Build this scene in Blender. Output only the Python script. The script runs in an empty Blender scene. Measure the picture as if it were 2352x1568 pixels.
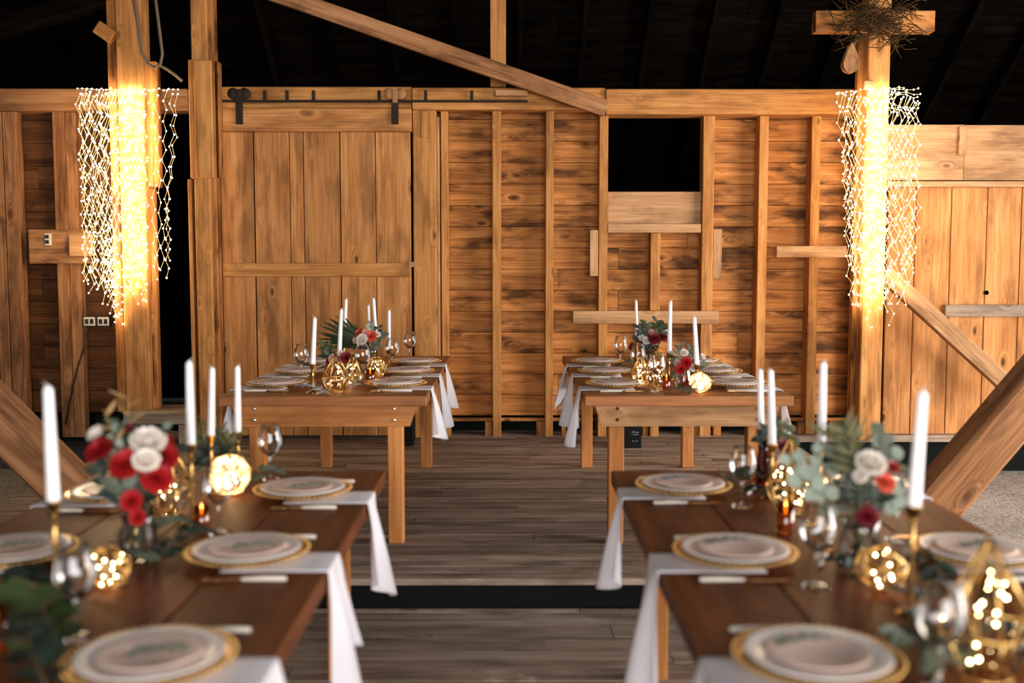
import bpy, bmesh, math, random
from mathutils import Vector, Matrix
random.seed(7)
C = bpy.context.scene.collection
SC = bpy.context.scene
PI = math.pi

# ------------------------------------------------------------------ camera, world, daylight, exposure
F = 2400.0                                   # focal length in pixels of the 2352 x 1568 frame
CX, CY = 1176.0, 784.0
H = 1.536                                    # eye height above the lower floor
PITCH = math.atan(184.0 / F)
YAW = math.atan(8.0 / F)
cam = bpy.data.cameras.new('camera')
cam.sensor_width = 36.0
cam.lens = 36.0 * F / 2352.0
cam.clip_start = 0.05
cam.dof.use_dof = True
cam.dof.focus_distance = 7.3
cam.dof.aperture_fstop = 1.5
camo = bpy.data.objects.new('camera', cam)
C.objects.link(camo)
camo.location = (0, 0, H)
camo.rotation_euler = (PI / 2 - PITCH, 0, -YAW)
SC.camera = camo

w = bpy.data.worlds.new('world'); SC.world = w; w.use_nodes = True
w.node_tree.nodes['Background'].inputs[0].default_value = (0.80, 0.88, 1.0, 1)
w.node_tree.nodes['Background'].inputs[1].default_value = 0.10

def area(name, loc, rot, sx, sy, power, col):
    l = bpy.data.lights.new(name, 'AREA'); l.shape = 'RECTANGLE'; l.size = sx; l.size_y = sy
    l.energy = power; l.color = col
    o = bpy.data.objects.new(name, l); C.objects.link(o); o.location = loc; o.rotation_euler = rot
    return o
# daylight through the open barn doors behind the camera and through the open side of the barn
area('daylight_front_door', (1.2, -5.5, 1.9), (PI / 2, 0, 0), 7.0, 3.4, 1180, (1.0, 0.97, 0.95))
area('daylight_side_door', (6.7, 3.9, 1.6), (PI / 2, 0, PI / 2), 4.2, 3.2, 880, (1.0, 0.97, 0.95))

SC.view_settings.view_transform = 'Standard'
SC.view_settings.look = 'None'
SC.view_settings.exposure = -0.13
SC.view_settings.gamma = 1.0
SC.view_settings.use_curve_mapping = False
SC.cycles.use_denoising = True
SC.cycles.max_bounces = 6
SC.cycles.diffuse_bounces = 3
SC.cycles.glossy_bounces = 3
SC.cycles.transparent_max_bounces = 16
SC.cycles.use_adaptive_sampling = True
SC.cycles.adaptive_threshold = 0.05
SC.cycles.sample_clamp_indirect = 4.0

def ray(u, v):
    x = (u - CX) / F; y = (CY - v) / F
    c, s = math.cos(PITCH), math.sin(PITCH)
    d = (x, c + y * s, -s + y * c)
    cy, sy = math.cos(-YAW), math.sin(-YAW)
    return Vector((d[0] * cy - d[1] * sy, d[0] * sy + d[1] * cy, d[2]))
def atY(u, v, Y):
    d = ray(u, v); return Vector((0, 0, H)) + d * (Y / d.y)
def atZ(u, v, Z):
    d = ray(u, v); return Vector((0, 0, H)) + d * ((Z - H) / d.z)

# ------------------------------------------------------------------ materials
MAT = {}
def nodes_of(name):
    m = bpy.data.materials.new(name); m.use_nodes = True
    nt = m.node_tree; return m, nt, nt.nodes['Principled BSDF'], nt.nodes['Material Output']
def N(nt, t, **kw):
    n = nt.nodes.new(t)
    for k, v in kw.items():
        setattr(n, k, v)
    return n
def simple(name, col, rough=0.5, metal=0.0, **kw):
    m, nt, b, out = nodes_of(name)
    b.inputs['Base Color'].default_value = (*col, 1)
    b.inputs['Roughness'].default_value = rough
    b.inputs['Metallic'].default_value = metal
    for k, v in kw.items():
        b.inputs[k.replace('_', ' ')].default_value = v
    # slight colour variation so that nothing is perfectly flat
    tc = N(nt, 'ShaderNodeTexCoord'); ns = N(nt, 'ShaderNodeTexNoise')
    ns.inputs['Scale'].default_value = 18; ns.inputs['Detail'].default_value = 3
    nt.links.new(tc.outputs['Object'], ns.inputs['Vector'])
    oi = N(nt, 'ShaderNodeObjectInfo')
    ad = N(nt, 'ShaderNodeMath', operation='MULTIPLY_ADD'); ad.inputs[1].default_value = 0.18
    nt.links.new(oi.outputs['Random'], ad.inputs[0])
    mu = N(nt, 'ShaderNodeMath', operation='MULTIPLY_ADD'); mu.inputs[1].default_value = 0.24; mu.inputs[2].default_value = 0.79
    nt.links.new(ns.outputs['Fac'], mu.inputs[0]); nt.links.new(mu.outputs[0], ad.inputs[2])
    hs = N(nt, 'ShaderNodeHueSaturation'); hs.inputs['Color'].default_value = (*col, 1)
    nt.links.new(ad.outputs[0], hs.inputs['Value'])
    nt.links.new(hs.outputs[0], b.inputs['Base Color'])
    MAT[name] = m; return m

def ramp(nt, stops):
    r = N(nt, 'ShaderNodeValToRGB'); e = r.color_ramp.elements
    while len(e) < len(stops): e.new(0.5)
    for i, (p, c) in enumerate(stops):
        e[i].position = p; e[i].color = (*c, 1) if len(c) == 3 else c
    return r

def wood(kind, axis, dark, mid, light, stain=0.6, knots=1.0, rough=0.6, var=0.35, bump=0.25, gs=1.0, coat=0.0):
    """sawn timber, grain along one axis of the object"""
    name = kind + '_' + 'xyz'[axis]
    m, nt, b, out = nodes_of(name); L = nt.links.new
    tc = N(nt, 'ShaderNodeTexCoord'); oi = N(nt, 'ShaderNodeObjectInfo')
    mv = N(nt, 'ShaderNodeVectorMath', operation='SCALE'); mv.inputs[0].default_value = (37.1, 91.7, 53.3)
    L(oi.outputs['Random'], mv.inputs['Scale'])
    ad = N(nt, 'ShaderNodeVectorMath', operation='ADD'); L(tc.outputs['Object'], ad.inputs[0]); L(mv.outputs[0], ad.inputs[1])
    def mapped(along, cross, src):
        mp = N(nt, 'ShaderNodeMapping'); s = [cross] * 3; s[axis] = along
        mp.inputs['Scale'].default_value = s; L(src, mp.inputs['Vector']); return mp.outputs[0]
    # knots
    vo = N(nt, 'ShaderNodeTexVoronoi'); vo.inputs['Scale'].default_value = 1.0
    L(mapped(2.3 * gs, 5.2 * gs, ad.outputs[0]), vo.inputs['Vector'])
    kf = ramp(nt, [(0.0, (1, 1, 1)), (0.26, (0, 0, 0))]); L(vo.outputs['Distance'], kf.inputs[0])
    warp = N(nt, 'ShaderNodeVectorMath', operation='MULTIPLY_ADD'); warp.inputs[1].default_value = (0.11, 0.11, 0.11)
    L(kf.outputs[0], warp.inputs[0]); L(ad.outputs[0], warp.inputs[2])
    g1 = N(nt, 'ShaderNodeTexNoise'); g1.inputs['Scale'].default_value = 1.0; g1.inputs['Detail'].default_value = 3; g1.inputs['Roughness'].default_value = 0.55
    g1.inputs['Distortion'].default_value = 0.6
    L(mapped(1.1 * gs, 14 * gs, warp.outputs[0]), g1.inputs['Vector'])
    g2 = N(nt, 'ShaderNodeTexNoise'); g2.inputs['Scale'].default_value = 1.0; g2.inputs['Detail'].default_value = 1
    L(mapped(3.0 * gs, 95 * gs, warp.outputs[0]), g2.inputs['Vector'])
    st = N(nt, 'ShaderNodeTexNoise'); st.inputs['Scale'].default_value = 1.0; st.inputs['Detail'].default_value = 3; st.inputs['Roughness'].default_value = 0.6
    L(mapped(2.2 * gs, 7.0 * gs, warp.outputs[0]), st.inputs['Vector'])
    a = N(nt, 'ShaderNodeMath', operation='MULTIPLY_ADD'); a.inputs[1].default_value = 0.62; L(g1.outputs['Fac'], a.inputs[0])
    a2 = N(nt, 'ShaderNodeMath', operation='MULTIPLY'); a2.inputs[1].default_value = 0.38; L(g2.outputs['Fac'], a2.inputs[0]); L(a2.outputs[0], a.inputs[2])
    cr = ramp(nt, [(0.30, dark), (0.50, mid), (0.68, light)]); L(a.outputs[0], cr.inputs[0])
    sr = ramp(nt, [(0.36, (1 - stain, 1 - stain * 1.02, 1 - stain * 1.05)), (0.52, (1, 1, 1))]); L(st.outputs['Fac'], sr.inputs[0])
    mx = N(nt, 'ShaderNodeMix', data_type='RGBA', blend_type='MULTIPLY'); mx.inputs[0].default_value = 1.0
    L(cr.outputs[0], mx.inputs[6]); L(sr.outputs[0], mx.inputs[7])
    k2 = ramp(nt, [(0.05, (1 - 0.8 * knots,) * 3), (0.11, (1, 1, 1))]); L(vo.outputs['Distance'], k2.inputs[0])
    mk = N(nt, 'ShaderNodeMix', data_type='RGBA', blend_type='MULTIPLY'); mk.inputs[0].default_value = 1.0
    L(mx.outputs[2], mk.inputs[6]); L(k2.outputs[0], mk.inputs[7])
    hv = N(nt, 'ShaderNodeMath', operation='MULTIPLY_ADD'); hv.inputs[1].default_value = var; hv.inputs[2].default_value = 1 - var * 0.5
    L(oi.outputs['Random'], hv.inputs[0])
    hs = N(nt, 'ShaderNodeHueSaturation'); L(hv.outputs[0], hs.inputs['Value']); L(mk.outputs[2], hs.inputs['Color'])
    L(hs.outputs[0], b.inputs['Base Color'])
    b.inputs['Roughness'].default_value = rough
    b.inputs['Specular IOR Level'].default_value = (0.02 if kind == 'roofwood' else 0.2) if not coat else 0.16
    b.inputs['Coat Weight'].default_value = coat * 0.5; b.inputs['Coat Roughness'].default_value = 0.28
    if bump:
        bp = N(nt, 'ShaderNodeBump'); bp.inputs['Strength'].default_value = bump; bp.inputs['Distance'].default_value = 0.004
        L(a.outputs[0], bp.inputs['Height']); L(bp.outputs[0], b.inputs['Normal'])
    MAT[name] = m; return m
WOODS = dict(
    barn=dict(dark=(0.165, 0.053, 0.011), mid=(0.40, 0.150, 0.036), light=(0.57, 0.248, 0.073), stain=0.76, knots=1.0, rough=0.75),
    oldbarn=dict(dark=(0.045, 0.015, 0.004), mid=(0.09, 0.032, 0.009), light=(0.14, 0.056, 0.017), stain=0.5, knots=0.8, rough=0.85),  # barn wood darkened to hold the dim light of one bay
    door=dict(dark=(0.29, 0.105, 0.028), mid=(0.48, 0.198, 0.058), light=(0.62, 0.295, 0.105), stain=0.36, knots=1.0, rough=0.75, var=0.25),
    post=dict(dark=(0.28, 0.100, 0.024), mid=(0.48, 0.200, 0.052), light=(0.62, 0.295, 0.095), stain=0.35, knots=0.7, rough=0.75, var=0.2),
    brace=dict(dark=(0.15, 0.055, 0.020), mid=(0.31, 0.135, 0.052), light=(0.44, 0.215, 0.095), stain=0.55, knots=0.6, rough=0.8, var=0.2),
    pale=dict(dark=(0.29, 0.135, 0.055), mid=(0.47, 0.245, 0.108), light=(0.60, 0.35, 0.18), stain=0.38, knots=0.8, rough=0.75, var=0.2),
    tabletop=dict(dark=(0.085, 0.021, 0.0050), mid=(0.155, 0.042, 0.0105), light=(0.225, 0.070, 0.019), stain=0.30, knots=0.3, rough=0.52, var=0.25, bump=0.06, coat=0.04),
    uppertop=dict(dark=(0.20, 0.065, 0.019), mid=(0.34, 0.125, 0.040), light=(0.46, 0.19, 0.068), stain=0.25, knots=0.4, rough=0.52, var=0.2, bump=0.06, coat=0.04),
    tableleg=dict(dark=(0.30, 0.100, 0.024), mid=(0.47, 0.175, 0.044), light=(0.60, 0.25, 0.075), stain=0.25, knots=0.6, rough=0.55, var=0.2, bump=0.1),
    floorwood=dict(dark=(0.135, 0.090, 0.062), mid=(0.28, 0.205, 0.153), light=(0.43, 0.335, 0.262), stain=0.42, knots=0.4, rough=0.8, var=0.45, bump=0.35),
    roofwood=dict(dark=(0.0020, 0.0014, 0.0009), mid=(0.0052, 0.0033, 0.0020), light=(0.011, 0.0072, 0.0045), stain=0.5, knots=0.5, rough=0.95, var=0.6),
    greyplank=dict(dark=(0.20, 0.14, 0.095), mid=(0.34, 0.24, 0.165), light=(0.46, 0.34, 0.25), stain=0.3, knots=0.6, rough=0.8, var=0.2),
)
for k, v in WOODS.items():
    for ax in range(3):
        wood(k, ax, **v)

simple('rust_iron', (0.030, 0.020, 0.013), 0.85, 0.0, Specular_IOR_Level=0.15)
simple('dark_iron', (0.006, 0.005, 0.005), 0.9, 0.0, Specular_IOR_Level=0.05)  # near-black that makes plank gaps and the knot hole read dark
simple('steel_bolt', (0.75, 0.72, 0.66), 0.3, 1.0)
simple('dark_bolt', (0.05, 0.03, 0.02), 0.5, 0.6)
simple('step_paint', (0.0065, 0.0075, 0.0068), 0.95, Specular_IOR_Level=0.08)
simple('wax', (0.86, 0.84, 0.84), 0.45, Subsurface_Weight=0.15)
simple('wick', (0.60, 0.55, 0.48), 0.8)
simple('brass', (0.62, 0.36, 0.11), 0.28, 1.0)
simple('gold', (0.80, 0.50, 0.17), 0.30, 1.0)
simple('gold_glass', (0.62, 0.36, 0.10), 0.25, 0.75)
simple('cutlery_gold', (0.78, 0.46, 0.22), 0.25, 1.0)
simple('ivory', (0.74, 0.66, 0.56), 0.35)
simple('porcelain', (0.86, 0.79, 0.75), 0.25)
simple('blush_plate', (0.72, 0.53, 0.46), 0.4)
simple('leaf_sage', (0.088, 0.105, 0.068), 0.6)
simple('leaf_pale', (0.22, 0.26, 0.20), 0.55)
simple('leaf_silver', (0.30, 0.34, 0.33), 0.55)
simple('leaf_dark', (0.014, 0.024, 0.015), 0.55)
simple('leaf_green', (0.035, 0.055, 0.014), 0.55)
simple('leaf_olive', (0.105, 0.100, 0.035), 0.6)
simple('leaf_palm', (0.045, 0.06, 0.025), 0.5)
simple('stem_green', (0.05, 0.06, 0.025), 0.6)
simple('stem_brown', (0.13, 0.065, 0.03), 0.7)
simple('petal_red', (0.36, 0.004, 0.006), 0.6)
simple('petal_burgundy', (0.16, 0.006, 0.014), 0.55)
simple('petal_white', (0.80, 0.70, 0.62), 0.55, Subsurface_Weight=0.1)
simple('petal_blush', (0.72, 0.40, 0.32), 0.55)
simple('petal_coral', (0.62, 0.085, 0.04), 0.55)
simple('feather_tan', (0.30, 0.17, 0.06), 0.7)
simple('box_black', (0.004, 0.0045, 0.0045), 0.7, Specular_IOR_Level=0.15)
simple('print_white', (0.55, 0.57, 0.54), 0.6)
simple('plastic_dark', (0.02, 0.018, 0.016), 0.4)
simple('outlet_white', (0.62, 0.54, 0.42), 0.45)
simple('copper_wire', (0.75, 0.45, 0.2), 0.35, 0.8)
simple('twig', (0.050, 0.026, 0.009), 0.95, Specular_IOR_Level=0.1)
simple('rust_orange', (0.34, 0.155, 0.05), 0.8)  # rust, with the lit look of one door hanger put into the colour
simple('rope', (0.16, 0.105, 0.06), 0.85)
simple('amber_wax', (0.85, 0.50, 0.16), 0.5, Subsurface_Weight=0.2)

def napkin_mat():
    m, nt, b, out = nodes_of('linen'); L = nt.links.new
    b.inputs['Base Color'].default_value = (0.80, 0.76, 0.80, 1); b.inputs['Roughness'].default_value = 0.85
    tc = N(nt, 'ShaderNodeTexCoord'); wv = N(nt, 'ShaderNodeTexNoise'); wv.inputs['Scale'].default_value = 320
    L(tc.outputs['Object'], wv.inputs['Vector'])
    bp = N(nt, 'ShaderNodeBump'); bp.inputs['Strength'].default_value = 0.12; bp.inputs['Distance'].default_value = 0.001
    L(wv.outputs['Fac'], bp.inputs['Height']); L(bp.outputs[0], b.inputs['Normal'])
    MAT['linen'] = m
napkin_mat()
def glass_mat(name, tint=(1, 1, 1), gloss=0.05, edge=0.75, rough=0.02):
    """thin clear glass: see-through with Fresnel reflection"""
    m, nt, b, out = nodes_of(name); nt.nodes.remove(b); L = nt.links.new
    tr = N(nt, 'ShaderNodeBsdfTransparent'); tr.inputs[0].default_value = (*tint, 1)
    gl = N(nt, 'ShaderNodeBsdfGlossy'); gl.inputs['Roughness'].default_value = rough; gl.inputs[0].default_value = (1, 1, 1, 1)
    lw = N(nt, 'ShaderNodeFresnel'); lw.inputs[0].default_value = 1.6
    ma = N(nt, 'ShaderNodeMath', operation='MULTIPLY_ADD', use_clamp=True); ma.inputs[1].default_value = edge; ma.inputs[2].default_value = gloss
    L(lw.outputs[0], ma.inputs[0])
    mx = N(nt, 'ShaderNodeMixShader'); L(ma.outputs[0], mx.inputs[0]); L(tr.outputs[0], mx.inputs[1]); L(gl.outputs[0], mx.inputs[2])
    L(mx.outputs[0], out.inputs[0]); MAT[name] = m
glass_mat('clear_glass', (0.985, 0.985, 0.98), 0.012, 0.75)
glass_mat('pane_glass', (0.98, 0.95, 0.88), 0.03, 0.55)
glass_mat('amber_glass', (0.95, 0.62, 0.22), 0.05, 0.7)
glass_mat('red_glass', (0.55, 0.04, 0.06), 0.05, 0.7)
def emit(name, col, s):
    m, nt, b, out = nodes_of(name); nt.nodes.remove(b)
    e = N(nt, 'ShaderNodeEmission'); e.inputs[0].default_value = (*col, 1); e.inputs[1].default_value = s
    nt.links.new(e.outputs[0], out.inputs[0]); MAT[name] = m
emit('bulb_glow', (1.0, 0.77, 0.47), 88.0)
emit('fairy_glow', (1.0, 0.68, 0.32), 75.0)
emit('flame_glow', (1.0, 0.42, 0.08), 14.0)
def gravel():
    m, nt, b, out = nodes_of('gravel'); L = nt.links.new
    tc = N(nt, 'ShaderNodeTexCoord')
    n1 = N(nt, 'ShaderNodeTexNoise'); n1.inputs['Scale'].default_value = 55; n1.inputs['Detail'].default_value = 6; n1.inputs['Roughness'].default_value = 0.7
    n2 = N(nt, 'ShaderNodeTexNoise'); n2.inputs['Scale'].default_value = 1.3; n2.inputs['Detail'].default_value = 3
    L(tc.outputs['Object'], n1.inputs['Vector']); L(tc.outputs['Object'], n2.inputs['Vector'])
    r1 = ramp(nt, [(0.36, (0.13, 0.105, 0.085)), (0.5, (0.38, 0.33, 0.28)), (0.65, (0.56, 0.50, 0.44))]); L(n1.outputs['Fac'], r1.inputs[0])
    r2 = ramp(nt, [(0.35, (0.72, 0.70, 0.68)), (0.6, (1, 1, 1))]); L(n2.outputs['Fac'], r2.inputs[0])
    mx = N(nt, 'ShaderNodeMix', data_type='RGBA', blend_type='MULTIPLY'); mx.inputs[0].default_value = 1
    L(r1.outputs[0], mx.inputs[6]); L(r2.outputs[0], mx.inputs[7]); L(mx.outputs[2], b.inputs['Base Color'])
    b.inputs['Roughness'].default_value = 0.95
    bp = N(nt, 'ShaderNodeBump'); bp.inputs['Strength'].default_value = 0.8; bp.inputs['Distance'].default_value = 0.012
    L(n1.outputs['Fac'], bp.inputs['Height']); L(bp.outputs[0], b.inputs['Normal']); MAT['gravel'] = m
gravel()

# ------------------------------------------------------------------ object helpers
def obj(name, verts, faces, mat, parent=None, loc=(0, 0, 0), smooth=False, mw=None):
    me = bpy.data.meshes.new(name); me.from_pydata([tuple(v) for v in verts], [], faces); me.update()
    if smooth: me.polygons.foreach_set('use_smooth', [True] * len(me.polygons))
    return link(name, me, mat, parent, loc, mw)
def link(name, me, mat, parent=None, loc=(0, 0, 0), mw=None):
    if mat and not me.materials: me.materials.append(MAT[mat])
    o = bpy.data.objects.new(name, me); C.objects.link(o)
    if parent: o.parent = parent
    if mw is not None: o.matrix_local = mw
    else: o.location = loc
    return o
def empty(name, loc=(0, 0, 0), rz=0.0, parent=None):
    o = bpy.data.objects.new(name, None); C.objects.link(o); o.location = loc; o.rotation_euler = (0, 0, rz)
    o.empty_display_size = 0.05
    if parent: o.parent = parent
    return o
def tag(o, label, cat, group=None):
    o['label'] = label; o['category'] = cat
    if group: o['group'] = group
    return o
def struct(name, loc=(0, 0, 0)):
    o = empty(name, loc); o['kind'] = 'structure'; return o
BOXC = {}
def box_mesh(name, dx, dy, dz, ch):
    key = (round(dx, 3), round(dy, 3), round(dz, 3), round(ch, 4))
    bm = bmesh.new(); bmesh.ops.create_cube(bm, size=1.0)
    bmesh.ops.scale(bm, vec=(dx, dy, dz), verts=bm.verts)
    if ch > 0:
        bmesh.ops.bevel(bm, geom=bm.edges[:], offset=min(ch, 0.4 * min(dx, dy, dz)), segments=1, affect='EDGES', profile=0.5)
    me = bpy.data.meshes.new(name); bm.to_mesh(me); bm.free(); return me
def board(name, c, d, kind, parent=None, ch=0.003, axis=None, mw=None):
    """a sawn timber: grain along its longest side"""
    if axis is None: axis = max(range(3), key=lambda i: d[i])
    mat = kind if kind in MAT else kind + '_' + 'xyz'[axis]
    return link(name, box_mesh(name, d[0], d[1], d[2], ch), mat, parent, c, mw)
def rect(name, u0, v0, u1, v1, Y, depth, kind, parent=None, ch=0.003, axis=None):
    """timber whose front face fills a rectangle of the wall plane at distance Y"""
    vm, um = (v0 + v1) / 2, (u0 + u1) / 2
    x0, x1 = atY(u0, vm, Y).x, atY(u1, vm, Y).x
    z1, z0 = atY(um, v0, Y).z, atY(um, v1, Y).z
    return board(name, ((x0 + x1) / 2, Y + depth / 2, (z0 + z1) / 2), (abs(x1 - x0), depth, abs(z1 - z0)), kind, parent, ch, axis)
def beam(name, p0, p1, depth, height, kind, parent=None, ch=0.006, up=(0, 1, 0)):
    p0, p1 = Vector(p0), Vector(p1); X = (p1 - p0); Ln = X.length; X.normalize()
    Y = Vector(up); Y = (Y - X * Y.dot(X)).normalized(); Z = X.cross(Y)
    M = Matrix((X, Y, Z)).transposed().to_4x4(); M.translation = (p0 + p1) / 2
    return board(name, (0, 0, 0), (Ln, depth, height), kind, parent, ch, 0, mw=M)
class MB:
    def __init__(s): s.v = []; s.f = []
    def add(s, v, f):
        n = len(s.v); s.v += [tuple(a) for a in v]; s.f += [tuple(i + n for i in q) for q in f]; return s
    def tube(s, pts, r, n=6, cap=True):
        pts = [Vector(p) for p in pts]; rings = []
        rr = r if isinstance(r, (list, tuple)) else [r] * len(pts)
        prev = None
        for i, p in enumerate(pts):
            t = (pts[min(i + 1, len(pts) - 1)] - pts[max(i - 1, 0)])
            if t.length < 1e-9: t = Vector((0, 0, 1))
            t.normalize()
            a = prev if prev is not None and abs(prev.dot(t)) < 0.95 else (Vector((1, 0, 0)) if abs(t.x) < 0.8 else Vector((0, 1, 0)))
            a = (a - t * a.dot(t)).normalized(); prev = a; b = t.cross(a)
            rings.append([p + (a * math.cos(2 * PI * k / n) + b * math.sin(2 * PI * k / n)) * rr[i] for k in range(n)])
        v = [q for ring in rings for q in ring]; f = []
        for i in range(len(pts) - 1):
            for k in range(n):
                f.append((i * n + k, i * n + (k + 1) % n, (i + 1) * n + (k + 1) % n, (i + 1) * n + k))
        if cap:
            f.append(tuple(range(n))[::-1]); f.append(tuple(range((len(pts) - 1) * n, len(pts) * n)))
        return s.add(v, f)
    def lathe(s, prof, n=28, cx=0, cy=0, cz=0):
        v = []; f = []
        for r, z in prof:
            for k in range(n):
                a = 2 * PI * k / n; v.append((cx + r * math.cos(a), cy + r * math.sin(a), cz + z))
        for i in range(len(prof) - 1):
            for k in range(n):
                f.append((i * n + k, i * n + (k + 1) % n, (i + 1) * n + (k + 1) % n, (i + 1) * n + k))
        if prof[0][0] > 1e-4: f.append(tuple(range(n))[::-1])
        if prof[-1][0] > 1e-4: f.append(tuple(range((len(prof) - 1) * n, len(prof) * n)))
        return s.add(v, f)
    def open_lathe(s, prof, n=28):
        v = []; f = []
        for r, z in prof:
            for k in range(n):
                a = 2 * PI * k / n; v.append((r * math.cos(a), r * math.sin(a), z))
        for i in range(len(prof) - 1):
            for k in range(n):
                f.append((i * n + k, i * n + (k + 1) % n, (i + 1) * n + (k + 1) % n, (i + 1) * n + k))
        return s.add(v, f)
    def ball(s, c, r, n=5, m=4):
        v = [(c[0], c[1], c[2] - r)]; f = []
        for i in range(1, m):
            t = PI * i / m
            for k in range(n):
                a = 2 * PI * k / n; v.append((c[0] + r * math.sin(t) * math.cos(a), c[1] + r * math.sin(t) * math.sin(a), c[2] - r * math.cos(t)))
        v.append((c[0], c[1], c[2] + r)); last = len(v) - 1
        for k in range(n):
            f.append((0, 1 + (k + 1) % n, 1 + k))
            f.append((last, last - n + k, last - n + (k + 1) % n))
        for i in range(m - 2):
            for k in range(n):
                f.append((1 + i * n + k, 1 + i * n + (k + 1) % n, 1 + (i + 1) * n + (k + 1) % n, 1 + (i + 1) * n + k))
        return s.add(v, f)
    def mesh(s, name, mat, smooth=True):
        me = bpy.data.meshes.new(name); me.from_pydata(s.v, [], s.f); me.update(); me.materials.append(MAT[mat])
        if smooth: me.polygons.foreach_set('use_smooth', [True] * len(me.polygons))
        return me
    def build(s, name, mat, parent=None, loc=(0, 0, 0), smooth=True, mw=None):
        return link(name, s.mesh(name, mat, smooth), mat, parent, loc, mw)
def rnd(a, b): return random.uniform(a, b)

# ------------------------------------------------------------------ the barn: floors, ground, walls, roof
S = 0.136            # height of the raised floor
YSTEP = 4.54         # front edge of the raised floor
YST = 8.30           # front of the wall studs
YSH = 8.445          # front of the wall boards behind the studs
YBM = 8.22           # front of the long beam over the wall
XL, XR = -2.95, 2.20

fl = struct('floor')
y = -2.2; row = 0
while y < YSTEP - 0.02:
    wd = 0.152 if y + 0.152 < YSTEP else YSTEP - y
    cuts = [XL, rnd(-1.6, -0.6) if row % 2 else rnd(0.2, 1.3), XR]
    for a, b in zip(cuts, cuts[1:]):
        board('plank', ((a + b) / 2, y + wd / 2, -0.015 + rnd(-0.0015, 0.0015)), (b - a - 0.003, wd - 0.005, 0.03), 'floorwood', fl, 0.002)
    y += wd; row += 1
board('subfloor', ((XL + XR) / 2, 1.17, -0.055), (XR - XL, 6.74, 0.05), 'dark_iron', fl, 0)

rf = struct('raised_floor')
y = YSTEP - 0.012; row = 0
while y < YSH + 0.25:
    wd = 0.094
    cuts = [XL, rnd(-1.5, 1.5), XR]
    for a, b in zip(cuts, cuts[1:]):
        board('plank', ((a + b) / 2, y + wd / 2, S - 0.015 + rnd(-0.0012, 0.0012)), (b - a - 0.003, wd - 0.004, 0.03), 'floorwood', rf, 0.002)
    y += wd; row += 1
board('riser', ((XL + XR) / 2, YSTEP + 0.015, (S - 0.032) / 2), (XR - XL, 0.025, S - 0.034), 'step_paint', rf, 0.002)
board('side_riser', (XR - 0.015, 6.6, -0.02), (0.03, 4.05, 0.245), 'step_paint', rf, 0.002)
board('joist_fill', ((XL + XR) / 2, 6.62, 0.04), (XR - XL - 0.07, 4.05, 0.12), 'dark_iron', rf, 0)

g = obj('ground', [(-9, -5, -0.14), (9, -5, -0.14), (9, 13, -0.14), (-9, 13, -0.14)], [(0, 1, 2, 3)], 'gravel'); g['kind'] = 'structure'

# --- partition wall across the barn
wb = struct('wall_back')
def X(u, v=600, Y=YST): return atY(u, v, Y).x
def Z(v, u=1176, Y=YST): return atY(u, v, Y).z
zt, zb = Z(262), Z(960)
# horizontal boards behind the studs, the window bay left open
def sheathe(u0, u1, zlo, zhi, hole=None, rows=15, kind='barn'):
    hgt = (zhi - zlo) / rows
    x0, x1 = atY(u0, 600, YSH).x, atY(u1, 600, YSH).x
    for i in range(rows):
        a = zlo + i * hgt; segs = [(x0, x1)]
        if hole and a + hgt > hole[2] + 0.02 and a < hole[3] - 0.02:
            segs = [(x0, hole[0]), (hole[1], x1)]
        for s0, s1 in segs:
            parts = [(s0, s1)]
            if s1 - s0 > 1.6:
                c = s0 + (s1 - s0) * random.choice([0.28, 0.42, 0.58, 0.7]); parts = [(s0, c), (c, s1)]
            for p0, p1 in parts:
                board('wall_board', ((p0 + p1) / 2, YSH + 0.012 + rnd(-0.003, 0.003), a + hgt / 2), (p1 - p0 - 0.002, 0.024, hgt - 0.0035), kind, wb, 0.0016)
hole = (atY(1393, 350, YSH).x, atY(1616, 350, YSH).x, Z(505, Y=YSH), Z(200, Y=YSH))
sheathe(1006, 1992, zb, Z(225, Y=YSH), hole)
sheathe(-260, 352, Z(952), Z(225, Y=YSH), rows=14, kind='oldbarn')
# studs
for u0, u1, v0, v1, dep in [(1014, 1030, 255, 1006, .14), (1131, 1151, 252, 1008, .14), (1253, 1271, 252, 1008, .14), (1375, 1395, 258, 1008, .14),
                            (1611, 1637, 262, 1008, .14), (1739, 1760, 262, 1008, .14), (1858, 1879, 262, 1008, .14), (1966, 1986, 262, 1008, .14),
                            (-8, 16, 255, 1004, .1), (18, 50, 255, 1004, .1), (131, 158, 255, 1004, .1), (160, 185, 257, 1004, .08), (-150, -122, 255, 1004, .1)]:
    rect('stud', u0, v0, u1, v1, YST + (0.012 if u0 == 160 else 0), dep if u0 != 160 else .088, 'brace' if u0 < 300 else 'post', wb, 0.004)  # bay studs in darker brown, its dim light worked into the colour
rect('edge_strip', 1005, 268, 1011, 1004, YST - 0.02, 0.10, 'pale', wb, 0.002)
# framing of the window bay
rect('window_sill', 1396, 514, 1610, 534, YST - 0.004, 0.11, 'pale', wb)
rect('window_panel', 1396, 440, 1611, 514, YST + 0.062, 0.03, 'pale', wb, axis=0)
rect('short_stud', 1494, 535, 1516, 713, YST + 0.004, 0.13, 'post', wb)
rect('short_stud', 1494, 744, 1514, 1006, YST + 0.004, 0.13, 'post', wb)
rect('cleat', 1355, 528, 1374, 634, YST + 0.004, 0.05, 'pale', wb)
rect('cleat', 1638, 526, 1658, 640, YST + 0.004, 0.05, 'pale', wb)
rect('cross_rail', 1316, 714, 1651, 743, YST - 0.034, 0.033, 'pale', wb)
rect('cross_rail', 1784, 565, 1945, 591, YST - 0.034, 0.033, 'pale', wb)
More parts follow.
